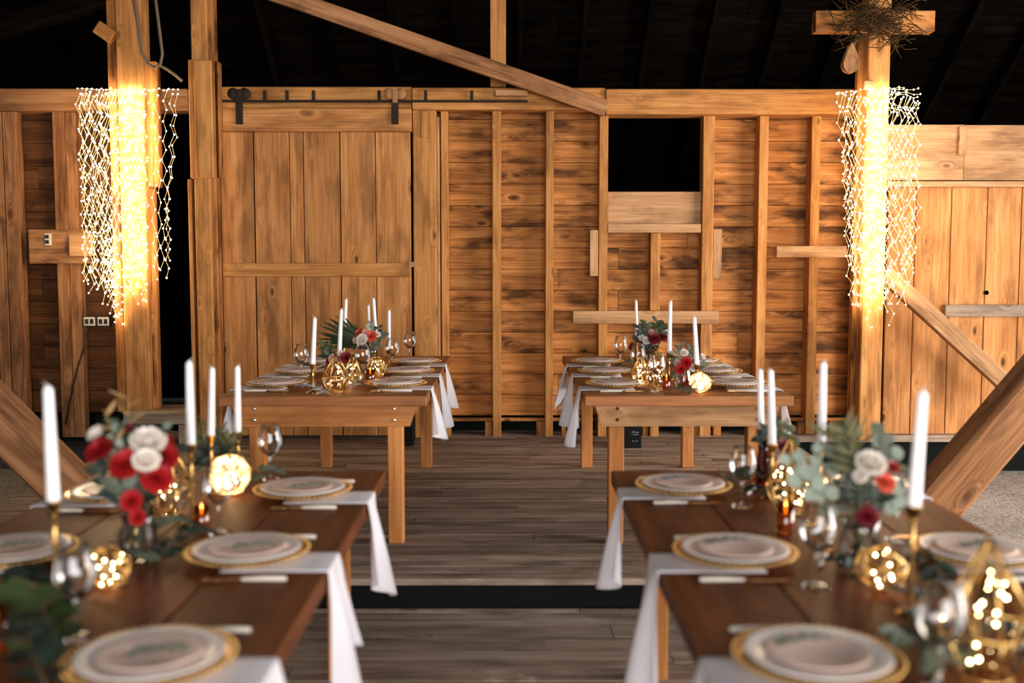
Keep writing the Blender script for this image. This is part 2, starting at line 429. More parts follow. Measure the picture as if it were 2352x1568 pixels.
# low rail, blocks and a dark sheet added as shade under the boards
rect('bottom_rail', 1012, 960, 1990, 967, YST + 0.05, 0.05, 'barn', wb)
for u0, u1 in [(1030, 1036), (1114, 1130), (1232, 1252), (1290, 1300), (1395, 1405), (1476, 1490), (1590, 1608), (1638, 1656), (1720, 1738), (1832, 1850), (1905, 1925)]:
    rect('block', u0, 968, u1, 1006, YST + 0.03, 0.07, 'barn', wb)
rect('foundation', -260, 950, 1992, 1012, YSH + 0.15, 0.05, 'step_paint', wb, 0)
# long beam over the wall, in three lengths
rect('top_beam', -260, 203, 430, 254, YBM + .02, 0.2, 'brace', wb, 0.008)  # browner than the other lengths: the bay's shade is in its colour
rect('top_beam', 502, 199, 946, 249, YBM + .06, 0.16, 'post', wb, 0.008)
rect('top_beam', 946, 201, 1391, 252, YBM, 0.22, 'post', wb, 0.008)
rect('top_beam', 1391, 204, 1990, 262, YBM - .03, 0.25, 'post', wb, 0.008)
# outer bay: wide fascia boards over vertical planks
rect('fascia_board', 2034, 286, 2215, 414, YBM + .05, 0.05, 'pale', wb, 0.004)
rect('fascia_board', 2215, 287, 2640, 414, YBM + .045, 0.05, 'pale', wb, 0.004)
rect('fascia_cleat', 2203, 290, 2219, 356, YBM + .03, 0.018, 'pale', wb)
rect('ledger_strip', 2034, 416, 2640, 429, YBM + .02, 0.08, 'pale', wb)
for u0, u1 in [(2034, 2096), (2098, 2177), (2179, 2259), (2261, 2337), (2339, 2420), (2422, 2520), (2522, 2640)]:
    rect('wall_plank', u0, 429, u1, 1000, YST + 0.01 + rnd(-.003, .003), 0.03, 'door', wb)
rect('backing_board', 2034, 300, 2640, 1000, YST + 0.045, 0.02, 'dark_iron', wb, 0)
rect('cross_rail', 2172, 700, 2640, 727, YBM + .045, 0.04, 'greyplank', wb)
rect('sill_board', 1790, 1000, 2640, 1015, YBM - .02, 0.12, 'greyplank', wb)
rect('plinth', 1790, 1016, 2640, 1085, YBM + .05, 0.08, 'step_paint', wb, 0)
kh = atY(2266, 672, YST)
MB().lathe([(0.0, 0), (0.018, 0)], 14).build('knot_hole', 'dark_iron', wb, mw=Matrix.Translation((kh.x, YST - 0.0015, kh.z)) @ Matrix.Rotation(PI / 2, 4, 'X'))
# outlet board on the dark bay
rect('outlet_board', 66, 527, 206, 605, YST - 0.03, 0.028, 'brace', wb)  # darker brown wood carries the bay's shade in its colour

# --- sliding plank door
dr = struct('door_1')
YD = 8.20
for u0, u1 in [(512, 586.5), (589, 668), (669.5, 700), (701.5, 783), (785, 864), (865.5, 945)]:
    rect('door_plank', u0, 303, u1, 1000, YD + rnd(-.003, .003), 0.03, 'door', dr, 0.004)
rect('door_backing', 516, 303, 942, 998, YD + 0.04, 0.01, 'dark_iron', dr, 0)
rect('door_rail', 511, 249, 945, 302, YD - 0.03, 0.05, 'door', dr, 0.004)
rect('door_rail', 512, 604, 942, 635, YD - 0.032, 0.03, 'post', dr, 0.004)
rect('latch_bar', 938, 601, 956, 613, YD - 0.055, 0.03, 'pale', dr)
tag(rect('door_track', 508, 229, 1212, 234, YD - 0.03, 0.03, 'rust_iron'), 'dark iron sliding door track along the top beam', 'track')
for k, u in enumerate([604, 655, 716, 867, 974, 1080]):
    rect('track_bracket', u, 207, u + 7, 232, YD - 0.02, 0.02, 'rust_iron', bpy.data.objects['door_track']).matrix_parent_inverse = bpy.data.objects['door_track'].matrix_basis.inverted()
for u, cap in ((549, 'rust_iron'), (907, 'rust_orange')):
    p = atY(u, 218, YD - 0.07)
    h = empty('door_hanger', (0, 0, 0), parent=dr) if False else rect('door_hanger', u - 8, 232, u + 8, 285, YD - 0.05, 0.016, 'rust_iron', dr)
    inv = h.matrix_basis.inverted()
    for du in (-13, 13):
        q = atY(u + du, 215, YD - 0.075)
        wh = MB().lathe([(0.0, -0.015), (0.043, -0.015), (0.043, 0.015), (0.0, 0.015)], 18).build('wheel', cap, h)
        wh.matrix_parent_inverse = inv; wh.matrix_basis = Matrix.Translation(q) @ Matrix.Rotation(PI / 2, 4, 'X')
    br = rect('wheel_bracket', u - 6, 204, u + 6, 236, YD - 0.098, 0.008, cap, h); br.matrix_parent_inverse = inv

# --- posts and braces standing before the wall
def thing_rect(name, label, cat, rects, **kw):
    r0 = rects[0]; vm = (r0[1] + r0[3]) / 2
    p = atY((r0[0] + r0[2]) / 2, r0[3], r0[4])
    e = empty(name, (p.x, r0[4] + r0[5] / 2, p.z)); tag(e, label, cat)
    inv = Matrix.Translation(-e.location)
    for r in rects:
        o = rect(r[7] if len(r) > 7 else 'timber', r[0], r[1], r[2], r[3], r[4], r[5], r[6], e, 0.008)
        o.matrix_parent_inverse = inv
    return e
rect('door_post', 950, 252, 1003, 1006, YBM - 0.02, 0.2, 'post', wb, 0.008)
rect('cleat', 967, 254, 988, 316, YBM - 0.04, 0.02, 'post', wb)
YP = 7.86
thing_rect('timber_post', 'tall timber post wrapped in lights beside the dark doorway', 'post',
           [(276, -60, 334, 946, YP, 0.19, 'post'), (255, -60, 276, 946, YP + 0.06, 0.09, 'barn', 'side_board'), (334, 140, 362, 430, YP + 0.05, 0.1, 'barn', 'side_board'),
            (336, 431, 358, 946, YP + 0.06, 0.09, 'barn', 'side_board')])
thing_rect('timber_post', 'plain layered timber post standing at the edge of the sliding door', 'post',
           [(447, -60, 484, 1008, YP + 0.02, 0.17, 'post'), (484, -60, 498, 1008, YP + 0.05, 0.12, 'barn', 'side_board'),
            (434, 136, 446, 410, YP + 0.01, 0.14, 'post', 'side_board'), (437, -60, 446, 135, YP + 0.03, 0.12, 'post', 'side_board'), (437, 411, 446, 1008, YP + 0.03, 0.12, 'post', 'side_board'),
            (446, 137, 488, 409, YP - 0.012, 0.03, 'post', 'face_board'), (499, 140, 505, 408, YP + 0.06, 0.08, 'barn', 'side_board')])
thing_rect('timber_post', 'tall timber post wrapped in lights under the vine bundle', 'post',
           [(1985, -60, 2036, 1012, YP, 0.18, 'post'), (1962, 60, 1985, 1012, YP + 0.1, 0.08, 'barn', 'side_board'), (1985, 184, 2008, 205, YP - 0.02, 0.02, 'pale', 'cleat')])
lg = thing_rect('sill_bench', 'low grey plank ledge at the foot of the light-wrapped post', 'ledge', [(282, 946, 432, 975, 7.72, 0.42, 'greyplank', 'top_plank')])
for u in (300, 410):
    rect('leg', u, 976, u + 16, 1020, 7.78, 0.3, 'greyplank', lg).matrix_parent_inverse = Matrix.Translation(-lg.location)
tag(rect('upper_post', 1126, -60, 1162, 199, YBM + 0.03, 0.12, 'post'), 'short upright timber rising from the beam behind the long diagonal', 'post')
tag(rect('bracket_block', 1138, 206, 1212, 219, YBM - 0.09, 0.085, 'pale'), 'small pale wooden block fixed to the beam under the diagonal', 'block')
a, b = atY(560, -40, 7.9), atY(1392, 250, 8.08)
tag(beam('diagonal_brace', a, b, 0.06, 0.125, 'brace'), 'long weathered diagonal brace running up from the beam into the roof', 'brace')
a, b = atY(2030, 626, 8.03), atY(2330, 900, 8.03)
tag(beam('diagonal_brace', a, b, 0.09, 0.125, 'pale'), 'pale diagonal wall brace below the lit post by the vertical planks', 'brace')
# heavy knee braces at the edge of the raised floor
def knee(u0, v0, u1, v1, xpost, hgt, label, plabel):
    top, foot = atY(u0, v0, 5.05), atY(u1, v1, 5.05)
    d = (top - foot); top = foot + d * ((xpost - foot.x) / d.x)
    tag(beam('knee_brace', top, foot, 0.2, hgt, 'brace', ch=0.02), label, 'brace')
    s_ = 1 if xpost > 0 else -1
    tag(board('timber_post', (xpost + s_ * 0.09, 5.05, 3.0), (0.2, 0.2, 6.28), 'brace', None, 0.012), plabel, 'post')
knee(2470, 775, 1985, 1345, 3.5, 0.215, 'heavy rough-hewn knee brace leaning over the pale gravel ground', 'thick barn post at the head of the knee brace over the gravel')
knee(-150, 812, 390, 1345, -3.5, 0.205, 'heavy rough-hewn knee brace leaning behind the table with red flowers', 'thick barn post at the head of the knee brace on the shaded side')
# stub, hay-fork bands and crossbar high on the posts
a, b = atY(224, 62, 7.9), atY(262, 88, 7.9)
tag(beam('peg_board', a, b, 0.08, 0.10, 'barn'), 'short slanting wooden stub nailed to the light-wrapped post', 'stub')
pts = [atY(u, v, 7.8) for u, v in [(300, -40), (318, 60), (326, 120), (338, 146), (356, 156), (368, 148), (373, 125), (365, 60), (352, -40)]]
tag(MB().tube(pts, 0.012, 6).build('hanging_strap', 'rope'), 'long loop of strap hanging from the roof beside the post', 'strap')
pts = [atY(u, v, 7.85) for u, v in [(368, 150), (385, 160), (402, 172), (418, 186)]]
tag(MB().tube(pts, 0.012, 6).build('strap_tail', 'rope'), 'short tail of strap draped over the beam end', 'strap')
tag(rect('crossbar', 1874, 24, 2148, 72, YP - 0.12, 0.11, 'barn'), 'square wooden crossbar on the light-wrapped post behind the vine bundle', 'crossbar')
tw = MB()
for i in range(260):
    c = Vector((rnd(-1, 1), rnd(-1, 1), rnd(-1, 1))); c.normalize()
    u0, v0 = 2015 + rnd(-75, 75), 52 + rnd(-42, 42)
    p = atY(u0, v0, YP - 0.2 + rnd(-0.06, 0.06)); ang = rnd(-0.9, 0.9) + (PI if random.random() < .5 else 0); ln = rnd(0.07, 0.2)
    q = p + Vector((math.cos(ang) * ln, rnd(-.06, .03), math.sin(ang) * ln)); m = (p + q) / 2 + c * 0.035
    tw.tube([p, m, q], rnd(0.0018, 0.004), 4)
for u0, v0, u1, v1 in [(2040, 80, 2062, 120), (2070, 60, 2045, 128), (2100, 70, 2060, 95), (1995, 85, 1968, 92), (1915, 78, 1936, 105)]:
    tw.tube([atY(u0, v0, YP - .2), atY((u0 + u1) / 2 + 4, (v0 + v1) / 2, YP - .22), atY(u1, v1, YP - .2)], 0.004, 4)
t = tw.build('vine_bundle', 'twig'); tag(t, 'tangled bundle of dry brown vines around the top of the post', 'vines')
pc = atY(1953, 148, YP - 0.15)
pl = empty('pulley', pc); tag(pl, 'old teardrop wooden pulley block hanging under the vine bundle', 'pulley')
R = Matrix.Rotation(PI / 2, 4, 'X') @ Matrix.Rotation(0.2, 4, 'Z')
sh = []
for k in range(24):
    a = 2 * PI * k / 24; r = 0.062; z = math.sin(a) * r; x = math.cos(a) * r
    if z > 0: x *= 1 - 0.75 * (z / r) ** 1.3; z *= 2.5
    sh.append((x, z))
for yy, nm in ((-0.035, 'cheek'), (0.02, 'cheek')):
    v = [(x, yy, z) for x, z in sh] + [(x, yy + 0.015, z) for x, z in sh]; n = 24
    f = [tuple(range(n)), tuple(range(n, 2 * n))[::-1]] + [(k, k + n, (k + 1) % n + n, (k + 1) % n) for k in range(n)]
    obj(nm, v, f, 'brace_z', pl)
MB().lathe([(0.0, -0.016), (0.05, -0.016), (0.04, 0.0), (0.05, 0.016), (0.0, 0.016)], 18).build('sheave', 'rust_iron', pl, mw=Matrix.Rotation(PI / 2, 4, 'X'))
MB().tube([(0.02, 0, 0.13), (0.05, 0.0, 0.22), (0.055, 0.03, 0.32)], 0.011, 6).build('rope', 'rope', pl)

# outlets and panel on the dark bay
def outlet(u0, v0, u1, v1, Y, label, nm='outlet_plate'):
    p = atY((u0 + u1) / 2, (v0 + v1) / 2, Y); wd = abs(atY(u1, v0, Y).x - atY(u0, v0, Y).x); hg = abs(atY(u0, v0, Y).z - atY(u0, v1, Y).z)
    e = empty('wall_outlet', p); tag(e, label, 'outlet')
    board('plate', (0, 0.004, 0), (wd, 0.008, hg), 'outlet_white', e, 0.002)
    for s in (-1, 1):
        if hg > wd: board('socket', (-wd * .12, -0.002, s * hg * 0.22), (wd * 0.55, 0.008, hg * 0.3), 'plastic_dark', e, 0.001)
        else: board('socket', (s * wd * 0.22, -0.002, 0), (wd * 0.3, 0.008, hg * 0.55), 'plastic_dark', e, 0.001)
    return e
outlet(102, 536, 118, 563, YST - 0.04, 'pale double outlet set in the wooden board on the dark bay')
outlet(192, 728, 218, 748, YST - 0.05, 'pale double outlet low on the dark bay below the hanging lights')
outlet(224, 728, 250, 748, YST - 0.05, 'pale outlet touching the light-wrapped post low on the dark bay')
rect('outlet_mount', 190, 726, 252, 750, YST - 0.04, 0.05, 'plastic_dark', wb)
eb = rect('electrical_box', 158, 536, 212, 588, YST - 0.09, 0.058, 'pale'); tag(eb, 'small tan electrical box on the board behind the hanging lights', 'box')
pts = [atY(u, v, YST - 0.03) for u, v in [(200, 750), (192, 800), (176, 850), (162, 910), (150, 975)]]
tag(MB().tube(pts, 0.006, 5).build('power_cord', 'plastic_dark'), 'dark power cord trailing down the wall from the low outlet', 'cord')

# --- roof, back and side walls of the barn
ce = struct('ceiling')
slope = 0.70; y0, z0 = 12.5, 2.25
def roofz(y): return z0 + slope * (y0 - y)
nrm = Vector((0, slope, 1)).normalized(); al = Vector((0, -1, slope)).normalized()
rows = 30; stp = 0.26
for i in range(rows):
    c = Vector((0, y0, z0)) + al * (i * stp + stp / 2)
    cuts = [-7, rnd(-4, -2), rnd(0, 3), 7]
    for p, q in zip(cuts, cuts[1:]):
        M = Matrix((Vector((1, 0, 0)), al, nrm)).transposed().to_4x4(); M.translation = (Vector(((p + q) / 2, c.y, c.z)))
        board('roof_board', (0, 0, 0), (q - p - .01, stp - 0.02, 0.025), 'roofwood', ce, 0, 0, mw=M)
xr = -6.6
while xr < 6.8:
    p0 = Vector((xr, y0, z0)) - nrm * 0.09; p1 = p0 + al * 8.2
    beam('rafter', p0, p1, 0.05, 0.14, 'roofwood', ce, 0.0, up=(1, 0, 0)); xr += 0.61
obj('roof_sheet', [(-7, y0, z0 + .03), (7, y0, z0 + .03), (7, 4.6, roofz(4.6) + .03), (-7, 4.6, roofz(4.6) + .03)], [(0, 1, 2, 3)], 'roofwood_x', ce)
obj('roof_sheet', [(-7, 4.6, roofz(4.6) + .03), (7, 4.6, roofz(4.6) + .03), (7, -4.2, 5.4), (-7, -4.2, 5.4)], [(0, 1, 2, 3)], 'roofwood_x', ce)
tag(beam('tie_beam', atY(-120, 110, 8.6), atY(330, -40, 8.6), 0.12, 0.16, 'roofwood'), 'dark sloping roof timber lost in shadow above the dark bay', 'beam')
for i in range(10):
    nm = 'wall_rear'
    if i == 0: wr = struct(nm)
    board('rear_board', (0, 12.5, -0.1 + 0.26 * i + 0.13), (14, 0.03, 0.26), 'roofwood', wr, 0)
wl = struct('wall_left')
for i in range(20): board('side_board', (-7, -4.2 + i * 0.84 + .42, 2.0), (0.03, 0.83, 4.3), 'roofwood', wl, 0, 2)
wr2 = struct('wall_right')
for i in range(20):
    yy = -4.2 + i * 0.84 + .42
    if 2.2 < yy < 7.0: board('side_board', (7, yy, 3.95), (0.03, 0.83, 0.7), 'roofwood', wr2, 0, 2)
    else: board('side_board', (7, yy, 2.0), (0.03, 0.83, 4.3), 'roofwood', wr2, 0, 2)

# ------------------------------------------------------------------ curtains of string lights
def strand(parent, pts, inv, br=0.0062):
    wire = MB().tube(pts, 0.0022, 4, False).mesh('wire', 'copper_wire')
    wo = link('strand', wire, None, parent); wo.matrix_parent_inverse = inv
    bb = MB()
    for p in pts: bb.ball(p, br * rnd(0.8, 1.15), 5, 4)
    bo = link('bulb_row', bb.mesh('bulb_row', 'bulb_glow'), None, wo)
    bo['kind'] = 'stuff'
    return wo
def zig(u0, v0, u1, v1, Y, jit=6.5, step=23.5, bend=0.0):
    v0 += rnd(0, 14); step *= rnd(0.85, 1.18); pts = []; v = v0; n = max(3, int((v1 - v0) / step)); side = 1; ph = rnd(0, 6.28)
    for i in range(n + 1):
        t = i / n
        u = u0 + (u1 - u0) * t + bend * math.sin(PI * t) + jit * side * rnd(0.3, 1.0) + 3 * math.sin(ph + t * 7); side = -side
        pts.append(atY(u, v0 + (v1 - v0) * t + rnd(-3, 3), Y + rnd(-0.015, 0.015)))
    return pts
def curtain(label, loc, top, strands):
    e = empty('string_light_curtain', loc); tag(e, label, 'string lights')
    inv = Matrix.Translation(-Vector(loc))
    strand(e, top, inv)
    for s in strands: strand(e, s, inv)
    return e
st = []
for i in range(24):
    u = 180 + 94 * (i + rnd(0, .6)) / 24; f = (u - 180) / 94
    st.append(zig(u, 208, u + 16 * (1 - f) + rnd(-8, 10), 650 + 65 * f + rnd(-45, 20), YP - 0.02 + rnd(-.05, .07), 8))
st.append(zig(182, 215, 200, 520, YP, 10, 30))
st.append(zig(262, 560, 272, 738, YP - .03, 12, 16)); st.append(zig(250, 560, 280, 745, YP - .02, 12, 16)); st.append(zig(240, 540, 262, 700, YP - .02, 14, 16))
for i in range(17):
    u = 277 + 54 * i / 16
    st.append(zig(u, 205, u + 6, 600 + rnd(0, 110), YP - 0.025 - rnd(0, .03), 7.0, 21))
for u, ue, ve in [(347, 360, 640), (362, 366, 615), (378, 385, 640), (394, 386, 600), (407, 372, 618)]:
    st.append(zig(u, 209, ue, ve, YP + rnd(-.02, .03), 6.5, 23))
curtain('warm white string light curtain hanging over the post beside the dark doorway', (atY(305, 740, YP).x, YP - 0.03, atY(305, 740, YP).z),
        [atY(178 + 11 * i, 205 + rnd(-3, 3), YP - .03) for i in range(22)], st)
st = []
for i in range(11):
    u = 1924 + 56 * (i + rnd(0, .5)) / 11
    st.append(zig(u, 214, u + 22 * (1 - (u - 1924) / 60) + rnd(-5, 5) + 6, 690 + rnd(-90, 12), YP - .02 + rnd(-.04, .05), 7.5))
for i in range(18):
    u = 1988 + 48 * i / 17
    st.append(zig(u, 205, u - 1, 650 + rnd(0, 70), YP - .025 - rnd(0, .035), 7.0, 20))
st.append(zig(2000, 640, 1996, 752, YP - .03, 8, 18)); st.append(zig(2044, 620, 2052, 745, YP - .03, 9, 18))
for i in range(13):
    u = 2040 + 74 * (i + rnd(0, .5)) / 13; v0 = 204 + (u - 2040) * 0.42
    st.append(zig(u, v0, u - 10 + rnd(-10, 4), 640 + rnd(-50, 90), YP - .02 + rnd(-.06, .06), 9, 23, 4))
for k in range(5):
    st.append([atY(2036 + i * 15 + rnd(-4, 4), 212 + k * 9 - 9 * math.sin(i * .55) * (1 if k < 3 else -1) + rnd(-6, 6), YP - .05 + rnd(-.05, .05)) for i in range(6)])
curtain('warm white string light curtain hanging over the post with the vine bundle', (atY(2010, 740, YP).x, YP - 0.03, atY(2010, 740, YP).z),
        [atY(1922 + 11 * i, 212 - min(i, 15) * .8 + rnd(-4, 4), YP - .03) for i in range(15)], st)

# ------------------------------------------------------------------ tables
def table(label, x0, x1, y0, y1, zf, bolt, slats, kinds=('tabletop', 'tableleg', 'tableleg'), bread=False):
    cx, cy = (x0 + x1) / 2, (y0 + y1) / 2; W, Ln = x1 - x0, y1 - y0
    e = empty('farm_table', (cx, cy, zf)); tag(e, label, 'table')
    th = 0.05; zt_ = 0.75 - th / 2
    xs = -W / 2; ws = [0.27 * W, 0.23 * W, 0.23 * W, 0.27 * W]
    for wd in ws:
        bl = 0.11 if bread else 0.0
        board('top_plank', (xs + wd / 2, bl / 2, zt_), (wd - 0.003, Ln - bl, th), kinds[0], e, 0.004, 1); xs += wd
    if bread: board('end_plank', (0, -Ln / 2 + 0.054, zt_), (W, 0.108, th), kinds[0], e, 0.004, 0)
    ins = 0.125; lw = 0.075; ap = 0.10
    for sx in (-1, 1):
        for sy in (-1, 1):
            board('leg', (sx * (W / 2 - ins - lw / 2), sy * (Ln / 2 - 0.085 - lw / 2), (0.75 - th - 0.001) / 2), (lw, lw, 0.75 - th - 0.002), kinds[1], e, 0.004)
        board('side_apron', (sx * (W / 2 - ins + 0.016), 0, 0.75 - th - ap / 2 - .002), (0.03, Ln - 0.18, ap), kinds[2], e, 0.003)
    for sy in (-1, 1):       # trapezoid end board bolted to the legs
        a, b = W / 2 - 0.055, W / 2 - 0.085; yy = sy * (Ln / 2 - 0.062); t = 0.02; z1, z0_ = ap / 2, -ap / 2
        v = [(-b, -t, z0_), (b, -t, z0_), (a, -t, z1), (-a, -t, z1), (-b, t, z0_), (b, t, z0_), (a, t, z1), (-a, t, z1)]
        f = [(0, 1, 2, 3), (5, 4, 7, 6), (4, 0, 3, 7), (1, 5, 6, 2), (3, 2, 6, 7), (4, 5, 1, 0)]
        ea = obj('end_apron', v, f, slats + '_x', e, (0, yy, 0.75 - th - ap / 2 - 0.004))
        if sy < 0:
            for sx in (-1, 1):
                for zz in (0.037, -0.018):
                    MB().lathe([(0.009, 0), (0.008, 0.004), (0.004, 0.006), (0.0, 0.0065)], 10).build('bolt', bolt, ea, mw=Matrix.Translation((sx * (W / 2 - ins - lw / 2), -t, zz)) @ Matrix.Rotation(PI / 2, 4, 'X'))
    return e
TT = 0.75
TA = dict(x0=-1.404, x1=-0.397, y0=5.02, y1=7.18, zf=S, d='table before sliding door')
TB = dict(x0=0.370, x1=1.381, y0=5.02, y1=7.18, zf=S, d='table before window opening')
TC = dict(x0=-1.53, x1=-0.462, y0=1.50, y1=3.89, zf=0, d='dahlia table')
TD = dict(x0=0.384, x1=1.40, y0=1.50, y1=3.89, zf=0, d='eucalyptus table')
WOODS_PALE = 'pale'
table('orange-brown farm table with steel bolts on the raised floor before the sliding door', **{k: TA[k] for k in ('x0', 'x1', 'y0', 'y1', 'zf')}, bolt='steel_bolt', slats='tableleg', kinds=('uppertop', 'tableleg', 'tableleg'), bread=True)
table('brown farm table with pale end board on the raised floor before the window opening', **{k: TB[k] for k in ('x0', 'x1', 'y0', 'y1', 'zf')}, bolt='dark_bolt', slats='pale', kinds=('uppertop', 'tableleg', 'tableleg'), bread=True)
table('dark red-brown farm table below the step set with red dahlias', **{k: TC[k] for k in ('x0', 'x1', 'y0', 'y1', 'zf')}, bolt='steel_bolt', slats='tableleg')
table('dark red-brown farm table below the step set with a eucalyptus bouquet', **{k: TD[k] for k in ('x0', 'x1', 'y0', 'y1', 'zf')}, bolt='dark_bolt', slats='tableleg')

# ------------------------------------------------------------------ place settings
ME = {}
ME['charger'] = MB().lathe([(0.0, 0.003), (0.085, 0.0), (0.095, 0.003), (0.118, 0.012), (0.152, 0.019), (0.163, 0.0205), (0.1635, 0.023), (0.152, 0.0225), (0.118, 0.016), (0.098, 0.011), (0.0, 0.010)], 48).mesh('charger', 'gold_glass')
bd = MB()
for k in range(60):
    a = 2 * PI * k / 60; bd.ball((0.161 * math.cos(a), 0.161 * math.sin(a), 0.0235), 0.0042, 5, 3)
ME['beads'] = bd.mesh('beaded_rim', 'gold')
ME['plate'] = MB().lathe([(0.0, 0.001), (0.078, 0.0), (0.086, 0.003), (0.105, 0.009), (0.139, 0.017), (0.1405, 0.0195), (0.138, 0.0205), (0.105, 0.0125), (0.088, 0.007), (0.0, 0.006)], 48).mesh('plate', 'porcelain')
ME['salad'] = MB().lathe([(0.0, 0.001), (0.06, 0.0), (0.066, 0.003), (0.098, 0.013), (0.0995, 0.0155), (0.097, 0.0165), (0.068, 0.008), (0.0, 0.006)], 44).mesh('salad_plate', 'blush_plate')
ME['handle'] = MB().tube([(0, 0, 0), (0.004, 0, 0), (0.055, 0, 0.001), (0.105, 0, 0), (0.112, 0, 0)], [0.0035, 0.0062, 0.0068, 0.0045, 0.003], 8).mesh('handle', 'ivory')
def flatpoly(pts, z0, z1):
    n = len(pts); v = [(x, y, z0) for x, y in pts] + [(x, y, z1) for x, y in pts]
    return v, [tuple(range(n))[::-1], tuple(range(n, 2 * n))] + [(k, (k + 1) % n, (k + 1) % n + n, k + n) for k in range(n)]
ME['blade'] = MB().add(*flatpoly([(0.11, -0.004), (0.125, -0.009), (0.20, -0.009), (0.222, 0.0), (0.225, 0.007), (0.12, 0.006), (0.11, 0.004)], -0.001, 0.0012)).mesh('blade', 'cutlery_gold', False)
fk = MB().add(*flatpoly([(0.11, -0.003), (0.145, -0.004), (0.158, -0.011), (0.17, -0.012), (0.17, 0.012), (0.158, 0.011), (0.145, 0.004), (0.11, 0.003)], -0.001, 0.0012))
for yy in (-0.0105, -0.0035, 0.0035, 0.0105): fk.add(*flatpoly([(0.169, yy - 0.0018), (0.205, yy - 0.001), (0.205, yy + 0.001), (0.169, yy + 0.0018)], -0.001, 0.0012))
ME['tines'] = fk.mesh('tines', 'cutlery_gold', False)
sp = MB().add(*flatpoly([(0.11, -0.003), (0.15, -0.003), (0.15, 0.003), (0.11, 0.003)], -0.001, 0.0012))
v = []; f = []
for i in range(6):
    for k in range(12):
        a = 2 * PI * k / 12; r = i / 5; v.append((0.172 + 0.027 * r * math.cos(a), 0.0175 * r * math.sin(a), -0.001 + 0.006 * (r * r) - 0.003))
for i in range(5):
    for k in range(12): f.append((i * 12 + k, i * 12 + (k + 1) % 12, i * 12 + 12 + (k + 1) % 12, i * 12 + 12 + k))
sp.add(v, f); ME['spoon_bowl'] = sp.mesh('bowl', 'cutlery_gold')
ME['glass_bowl'] = MB().open_lathe([(0.0, 0.0825), (0.012, 0.0845), (0.028, 0.096), (0.039, 0.113), (0.0425, 0.130), (0.041, 0.150), (0.036, 0.172), (0.0305, 0.192), (0.0298, 0.1925)], 32).mesh('bowl', 'clear_glass')
ME['glass_stem'] = MB().lathe([(0.006, 0.004), (0.0045, 0.012), (0.0036, 0.03), (0.0036, 0.06), (0.0045, 0.075), (0.007, 0.0825)], 14).mesh('stem', 'clear_glass')
ME['glass_foot'] = MB().lathe([(0.034, 0.0), (0.0345, 0.0012), (0.02, 0.003), (0.006, 0.0055)], 32).mesh('foot', 'clear_glass')

def leaf_mesh(name, mat, wide, curl=0.12, fold=0.08, tip=1.0, n=5):
    v = []; f = []
    for i in range(n + 1):
        t = i / n; hw = 0.5 * wide * math.sin(PI * min(1, t ** 0.8)) ** tip + (0.012 if 0 < t < 1 else 0.004)
        z = -curl * t * t
        for k, s in enumerate((-1, 0, 1)): v.append((t, s * hw, z + fold * abs(s) * hw * 2))
    for i in range(n):
        for k in range(2): f.append((i * 3 + k, i * 3 + k + 1, i * 3 + 4 + k, i * 3 + 3 + k))
    return MB().add(v, f).mesh(name, mat)
LEAF = {}
def leaf(shape, mat):
    if (shape, mat) not in LEAF:
        p = dict(round=(0.92, 0.1, 0.08, 0.6), oval=(0.52, 0.18, 0.12, 0.85), lance=(0.22, 0.25, 0.15, 1.0), needle=(0.09, 0.15, 0.1, 0.8), palm=(0.042, 0.25, 0.3, 0.7))[shape]
        LEAF[(shape, mat)] = leaf_mesh('leaf', mat, *p)
    return LEAF[(shape, mat)]
def orient(p, d, nrm, s):
    X_ = Vector(d).normalized(); Zv = Vector(nrm); Zv = Zv - X_ * Zv.dot(X_)
    if Zv.length < 1e-4: Zv = Vector((0, 1, 0.3)) - X_ * X_.dot(Vector((0, 1, 0.3)))
    Zv.normalize(); Y_ = Zv.cross(X_)
    M = Matrix((X_, Y_, Zv)).transposed().to_4x4()
    M = M @ Matrix.Diagonal((s, s, s, 1)); M.translation = p; return M
def spray(parent, pts, shape, mat, n, size, stem='stem_brown', sr=0.002, up=(0, -0.5, 0.8), t0=0.15, spread=0.9, zmin=None):
    """a stem with its leaves, in the space of its parent"""
    pts = [Vector(p) for p in pts]
    MB().tube(pts, sr, 5).build('stem', stem, parent)
    m = leaf(shape, mat)
    for i in range(n):
        t = t0 + (1 - t0) * (i + 0.5) / n; q = t * (len(pts) - 1); k = min(int(q), len(pts) - 2); p = pts[k].lerp(pts[k + 1], q - k)
        d = (pts[k + 1] - pts[k]).normalized()
        side = d.cross(Vector(up)).normalized() * (1 if i % 2 else -1)
        d2 = d * rnd(0.35, 0.8) + side * spread * rnd(0.7, 1.2) + Vector((rnd(-.25, .25), rnd(-.25, .25), rnd(-.1, .35)))
        if zmin is not None and p.z + d2.normalized().z * size < zmin: d2.z = abs(d2.z) * 0.4 + 0.05
        link('leaf', m, None, parent, mw=orient(p, d2, Vector(up) + Vector((rnd(-.5, .5), rnd(-.5, .5), rnd(-.3, .3))), size * rnd(0.75, 1.2)))
sg = MB()
def sprig_mesh(mat, seed):
    random.seed(seed); b = MB(); pts = [(-0.05 + 0.1 * i / 4, 0.008 * math.sin(i * 1.3), 0.004 + 0.002 * i) for i in range(5)]
    b.tube(pts, 0.0012, 4)
    for i in range(9):
        t = i / 8; p = Vector((-0.045 + 0.1 * t, 0.006 * math.sin(t * 5), 0.006 + 0.006 * t)); s = 1 if i % 2 else -1
        d = Vector((0.6, s * 0.8, rnd(0.05, 0.35))); M = orient(p, d, (0, -.3, 1), rnd(0.024, 0.034))
        lv = leaf('oval', mat); b.add([M @ v.co for v in lv.vertices], [tuple(q.vertices) for q in lv.polygons])
    return b.mesh('herb_sprig', mat)
